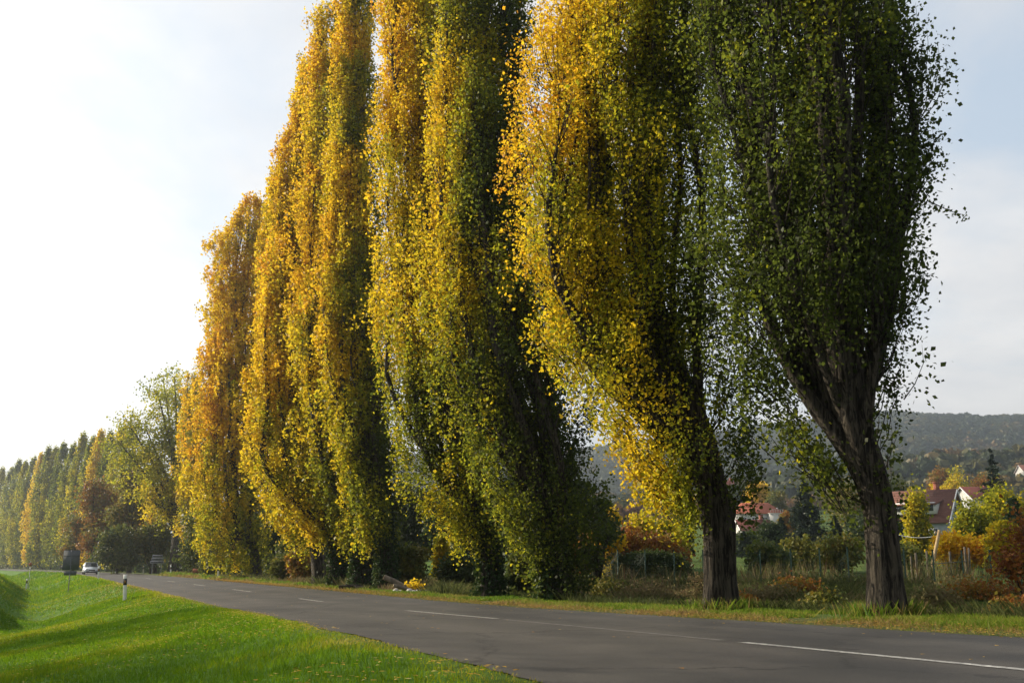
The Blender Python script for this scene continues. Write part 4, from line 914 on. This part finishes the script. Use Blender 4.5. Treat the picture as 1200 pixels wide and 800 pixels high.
# ------------------------------------------------------------------ grass, weeds, fallen leaves
def blades(X, Y, hgt, wid, hue, lean=.35, Zo=0):
    n = len(X); Z = gz(X, Y) + Zo
    th = rng.uniform(0, PI, n); w = np.stack([np.cos(th), np.sin(th), 0 * th], -1) * (wid / 2)[:, None]
    B = np.stack([X, Y, Z - .01], -1); tip = B + np.stack([rng.normal(0, lean, n) * hgt, rng.normal(0, lean, n) * hgt, hgt], -1)
    mid = B + (tip - B) * .5 + np.array([0, 0, 1]) * hgt[:, None] * .08
    return np.stack([B - w, B + w, tip, mid - w * .8], 1)
def grass():
    mb = MB()
    # lush left verge: density falls with distance, blades grow so that they stay as fine as the lens shows them
    for n, y0, y1 in [(90000, 5.5, 14), (110000, 14, 26), (80000, 26, 45), (50000, 45, 90), (26000, 90, 170)]:
        Y = rng.uniform(y0, y1, n); s = -rng.uniform(3.45, 17 if y1 < 60 else 30, n)
        X, _ = roadpt(Y, s); k = (X / Y > -.60); X, Y, s = X[k], Y[k], s[k]
        edge = smooth((-s - 3.4) / 1.2)
        h = np.maximum(.055, Y * .0016) * rng.uniform(.5, 1.5, len(Y)) * (.45 + .55 * edge) * (1 + .7 * vnoise(X, Y, 1.3, 41)); w = np.maximum(.008, Y * .0009) * rng.uniform(.7, 1.4, len(Y))
        hue = .40 + .45 * vnoise(X, Y, 2.2, 42) + .35 * vnoise(X, Y, 7.0, 49) + .25 * vnoise(X, Y, .5, 43) + rng.normal(0, .1, len(Y)) + .4 * (1 - edge)
        mb.quads(blades(X, Y, h, w, 0), np.clip(hue, 0, 1))
    tag(mb.build('grass', GRASS), 'lush green grass of the roadside bank left of the road', 'grass', kind='stuff')
    mb = MB()
    for n, y0, y1 in [(60000, 8, 22), (50000, 22, 45), (26000, 45, 110)]:
        Y = rng.uniform(y0, y1, n); s = rng.uniform(3.55, 6.4, n); X, _ = roadpt(Y, s)
        tuft = vnoise(X, Y, .8, 44); k = (rng.random(n) < np.clip((s - 3.4) * .8, .12, 1)) & (tuft > -.25); X, Y, s, tuft = X[k], Y[k], s[k], tuft[k]
        h = np.maximum(.075, Y * .0022) * rng.uniform(.5, 1.5, len(Y)) * (1 + tuft) * np.clip((s - 3.2), .35, 1); w = np.maximum(.01, Y * .001) * rng.uniform(.7, 1.4, len(Y))
        mb.quads(blades(X, Y, h, w, 0, .5), np.clip(.50 + .6 * vnoise(X, Y, 1.7, 45) + rng.normal(0, .13, len(Y)) + .35 * (s < 4.2), 0, 1))
    for bx_, by_, r0_ in [(t1.location.x, 17, .36), (t2.location.x, 21.5, .40)]:
        n = 900; th = rng.uniform(0, 2 * PI, n); q = r0_ + rng.exponential(.16, n); X = bx_ + q * np.cos(th); Y = by_ + q * np.sin(th)
        mb.quads(blades(X, Y, rng.uniform(.10, .34, n), rng.uniform(.012, .025, n), 0, .4), np.clip(rng.uniform(0, 1, n), 0, 1))
    tag(mb.build('verge_grass', VERGE), 'yellowing grass strip between the road and the poplars', 'grass', kind='stuff')
    mb = MB()
    for n, y0, y1, s0, s1 in [(120000, 10, 36, 5.9, 24), (70000, 36, 60, 5, 22), (20000, 60, 110, 5, 16)]:
        Y = rng.uniform(y0, y1, n); s = rng.uniform(s0, s1, n); X, _ = roadpt(Y, s); t_ = vnoise(X, Y, 2.0, 46) + .6 * vnoise(X, Y, .6, 47)
        k = t_ > -.35; X, Y, s, t_ = X[k], Y[k], s[k], t_[k]
        h = rng.uniform(.12, .40, len(Y)) * (1 + 1.3 * t_); w = np.maximum(.014, Y * .0010) * rng.uniform(.7, 1.5, len(Y))
        mb.quads(blades(X, Y, h, w, 0, .55), np.clip(.42 + 1.0 * vnoise(X, Y, 3.1, 48) + rng.normal(0, .18, len(Y)), 0, 1))
    tag(mb.build('weeds', DRYG), 'rough dry weeds and dead stalks in the dip behind the poplar trunks', 'weeds', kind='stuff')
    mb = MB()   # tall dead stalks in front of the fence
    n = 6000; px = rng.uniform(690, 1215, n); Y = rng.uniform(38, 56, n); X = (px - 600) / F * 1.025 * Y; t_ = vnoise(X, Y, 2.4, 51); k = t_ > .02 + .2 * rng.random(n); X, Y, t_ = X[k], Y[k], t_[k]
    mb.quads(blades(X, Y, rng.uniform(.3, 1.0, len(Y)) * (.8 + 1.2 * t_), rng.uniform(.02, .05, len(Y)), 0, .2), np.clip(.6 + rng.normal(0, .2, len(Y)), 0, 1))
    tag(mb.build('dead_stalks', DRYG), 'tall brown dead stalks standing along the wire fence', 'weeds', kind='stuff')
    # fallen leaves
    mb = MB()
    def lv(X, Y, sz, hue, zo=.02, road=False):
        Z = (rz(Y) + .012 if road else gz(X, Y) + zo); n = len(X)
        q = leaf_quads(np.zeros((n, 3)), sz, .85); q[..., 2] *= .35; q[..., 2] = np.abs(q[..., 2])
        mb.quads(q + np.stack([X, Y, Z], -1)[:, None], np.clip(hue + rng.normal(0, .2, n), 0, 1))
    n = 9000; Y = rng.uniform(8, 75, n); s = 3.45 + rng.exponential(.4, n); X, _ = roadpt(Y, s); lv(X, Y, np.maximum(.06, Y * .0022) * rng.uniform(.6, 1.2, n), .5, .05)
    n = 500; Y = rng.uniform(7, 70, n); s = rng.uniform(-3.5, 3.5, n) ; s = np.where(rng.random(n) < .6, 3.5 - rng.exponential(.35, n), s); X, _ = roadpt(Y, s); lv(X, Y, np.maximum(.06, Y * .0018), .6, road=True)
    n = 6500; Y = rng.uniform(6.5, 60, n); s = -3.7 - rng.exponential(1.6, n); X, _ = roadpt(Y, s); k = vnoise(X, Y, 3.5, 52) > -.02; X, Y = X[k], Y[k]; lv(X, Y, np.maximum(.055, Y * .0020), .75, .07)
    tag(mb.build('fallen_leaves', FALL), 'yellow and brown fallen leaves scattered on the verges and road', 'leaves', kind='stuff')
grass()
# ------------------------------------------------------------------ haze, sky, sun, camera
EL = 22.0; AZ = -62.0     # sun elevation, azimuth from +Y (negative = left)
def haze():
    m, t, o = nt('haze_air'); v = t.nodes.new('ShaderNodeVolumePrincipled')
    v.inputs['Color'].default_value = (.84, .92, 1, 1); v.inputs['Density'].default_value = 0.00042; v.inputs['Anisotropy'].default_value = .82
    L(t, v.outputs[0], o.inputs['Volume'])
    mb = MB(); mb.box((0, 2300, 102), (8600, 7000, 222)); tag(mb.build('haze', m), 'thin autumn haze in the air over the valley', 'haze', kind='stuff')
haze()
W = bpy.data.worlds.new('World'); S.world = W; W.use_nodes = True
t = W.node_tree; t.nodes.clear()
o = t.nodes.new('ShaderNodeOutputWorld'); bg = t.nodes.new('ShaderNodeBackground'); bg.inputs[1].default_value = .10
sky = t.nodes.new('ShaderNodeTexSky'); sky.sky_type = 'NISHITA'; sky.sun_disc = False
sky.sun_elevation = math.radians(EL); sky.sun_rotation = math.radians(AZ); sky.air_density = 1.0; sky.dust_density = 1.2; sky.ozone_density = 1.0
tc = t.nodes.new('ShaderNodeTexCoord')
# clouds: noise on the direction projected to a layer overhead
sep = t.nodes.new('ShaderNodeSeparateXYZ'); L(t, tc.outputs['Generated'], sep.inputs[0])
zz = math_(t, 'ADD', math_(t, 'MAXIMUM', sep.outputs[2], 0.0), .22)
cb = t.nodes.new('ShaderNodeCombineXYZ'); L(t, math_(t, 'DIVIDE', sep.outputs[0], zz), cb.inputs[0]); L(t, math_(t, 'DIVIDE', sep.outputs[1], zz), cb.inputs[1])
n1 = noise(t, 1.25, 9, .56, vec=cb.outputs[0]); n1.inputs['Distortion'].default_value = .35
cov = ramp(t, n1.outputs[0], [(.36, (0, 0, 0)), (.56, (1, 1, 1))])
bw = t.nodes.new('ShaderNodeRGBToBW'); L(t, sky.outputs[0], bw.inputs[0])
cl = t.nodes.new('ShaderNodeCombineColor')
dt = t.nodes.new('ShaderNodeVectorMath'); dt.operation = 'DOT_PRODUCT'; L(t, tc.outputs['Generated'], dt.inputs[0])
dt.inputs[1].default_value = (math.sin(math.radians(AZ)) * math.cos(math.radians(EL)), math.cos(math.radians(AZ)) * math.cos(math.radians(EL)), math.sin(math.radians(EL)))
fs = t.nodes.new('ShaderNodeMapRange'); fs.interpolation_type = 'SMOOTHSTEP'; fs.inputs['From Min'].default_value = -.45; fs.inputs['From Max'].default_value = .1; fs.inputs['To Min'].default_value = .22; fs.inputs['To Max'].default_value = 1.0
L(t, dt.outputs['Value'], fs.inputs['Value'])
lum = math_(t, 'ADD', math_(t, 'MULTIPLY', bw.outputs[0], 1.0), math_(t, 'MULTIPLY', fs.outputs[0], 5.3))
for i, k in enumerate((1.04, 1.0, .96)): L(t, math_(t, 'MULTIPLY', lum, k), cl.inputs[i])
n2 = noise(t, 3.0, 7, .6, vec=cb.outputs[0])
sh = ramp(t, n2.outputs[0], [(.3, (.74, .77, .82)), (.65, (1.1, 1.09, 1.07))])
mm = t.nodes.new('ShaderNodeMix'); mm.data_type = 'RGBA'; mm.blend_type = 'MULTIPLY'; mm.inputs[0].default_value = 1; L(t, cl.outputs[0], mm.inputs[6]); L(t, sh.outputs[0], mm.inputs[7])
mx = t.nodes.new('ShaderNodeMix'); mx.data_type = 'RGBA'; L(t, math_(t, 'MULTIPLY', cov.outputs[0], .85), mx.inputs[0]); ad = t.nodes.new('ShaderNodeMix'); ad.data_type = 'RGBA'; ad.blend_type = 'ADD'; ad.inputs[0].default_value = 1; L(t, sky.outputs[0], ad.inputs[6]); ac = t.nodes.new('ShaderNodeCombineColor'); [L(t, math_(t, 'MULTIPLY', fs.outputs[0], k), ac.inputs[i]) for i, k in enumerate((2.5, 2.8, 3.05))]; L(t, ac.outputs[0], ad.inputs[7]); L(t, ad.outputs[2], mx.inputs[6]); L(t, mm.outputs[2], mx.inputs[7])
sc_ = t.nodes.new('ShaderNodeSeparateColor'); L(t, mx.outputs[2], sc_.inputs[0]); fc = t.nodes.new('ShaderNodeCombineColor')
for i in range(3): L(t, math_(t, 'DIVIDE', sc_.outputs[i], math_(t, 'ADD', math_(t, 'MULTIPLY', sc_.outputs[i], .055), .85)), fc.inputs[i])
L(t, fc.outputs[0], bg.inputs[0]); L(t, bg.outputs[0], o.inputs[0])
sl = bpy.data.lights.new('sun', 'SUN'); sl.energy = 5.0; sl.angle = math.radians(.5); sl.color = (1, .88, .68)
so = bpy.data.objects.new('sun', sl); COL.objects.link(so)
so.rotation_euler = (math.radians(90 - EL), 0, math.radians(180 - AZ))
# check: the lamp shines along its -Z; direction to the sun must be (sin AZ, cos AZ, tan EL)
from mathutils import Vector
dirs = Vector((math.sin(math.radians(AZ)) * math.cos(math.radians(EL)), math.cos(math.radians(AZ)) * math.cos(math.radians(EL)), math.sin(math.radians(EL))))
so.rotation_euler = dirs.to_track_quat('Z', 'Y').to_euler(); so.location = (0, 0, 300)
cam = bpy.data.cameras.new('camera'); co = bpy.data.objects.new('camera', cam); COL.objects.link(co); S.camera = co
cam.sensor_width = 36; cam.lens = 35; cam.clip_end = 9000; cam.clip_start = .1
co.location = (0, 0, ZC); co.rotation_euler = (PI / 2 + PITCH, 0, 0)
vs = S.view_settings; vs.view_transform = 'Standard'; vs.look = 'None'; vs.exposure = 0.63; vs.gamma = 1
S.cycles.max_bounces = 6; S.cycles.diffuse_bounces = 4; S.cycles.transmission_bounces = 4; S.cycles.volume_bounces = 0
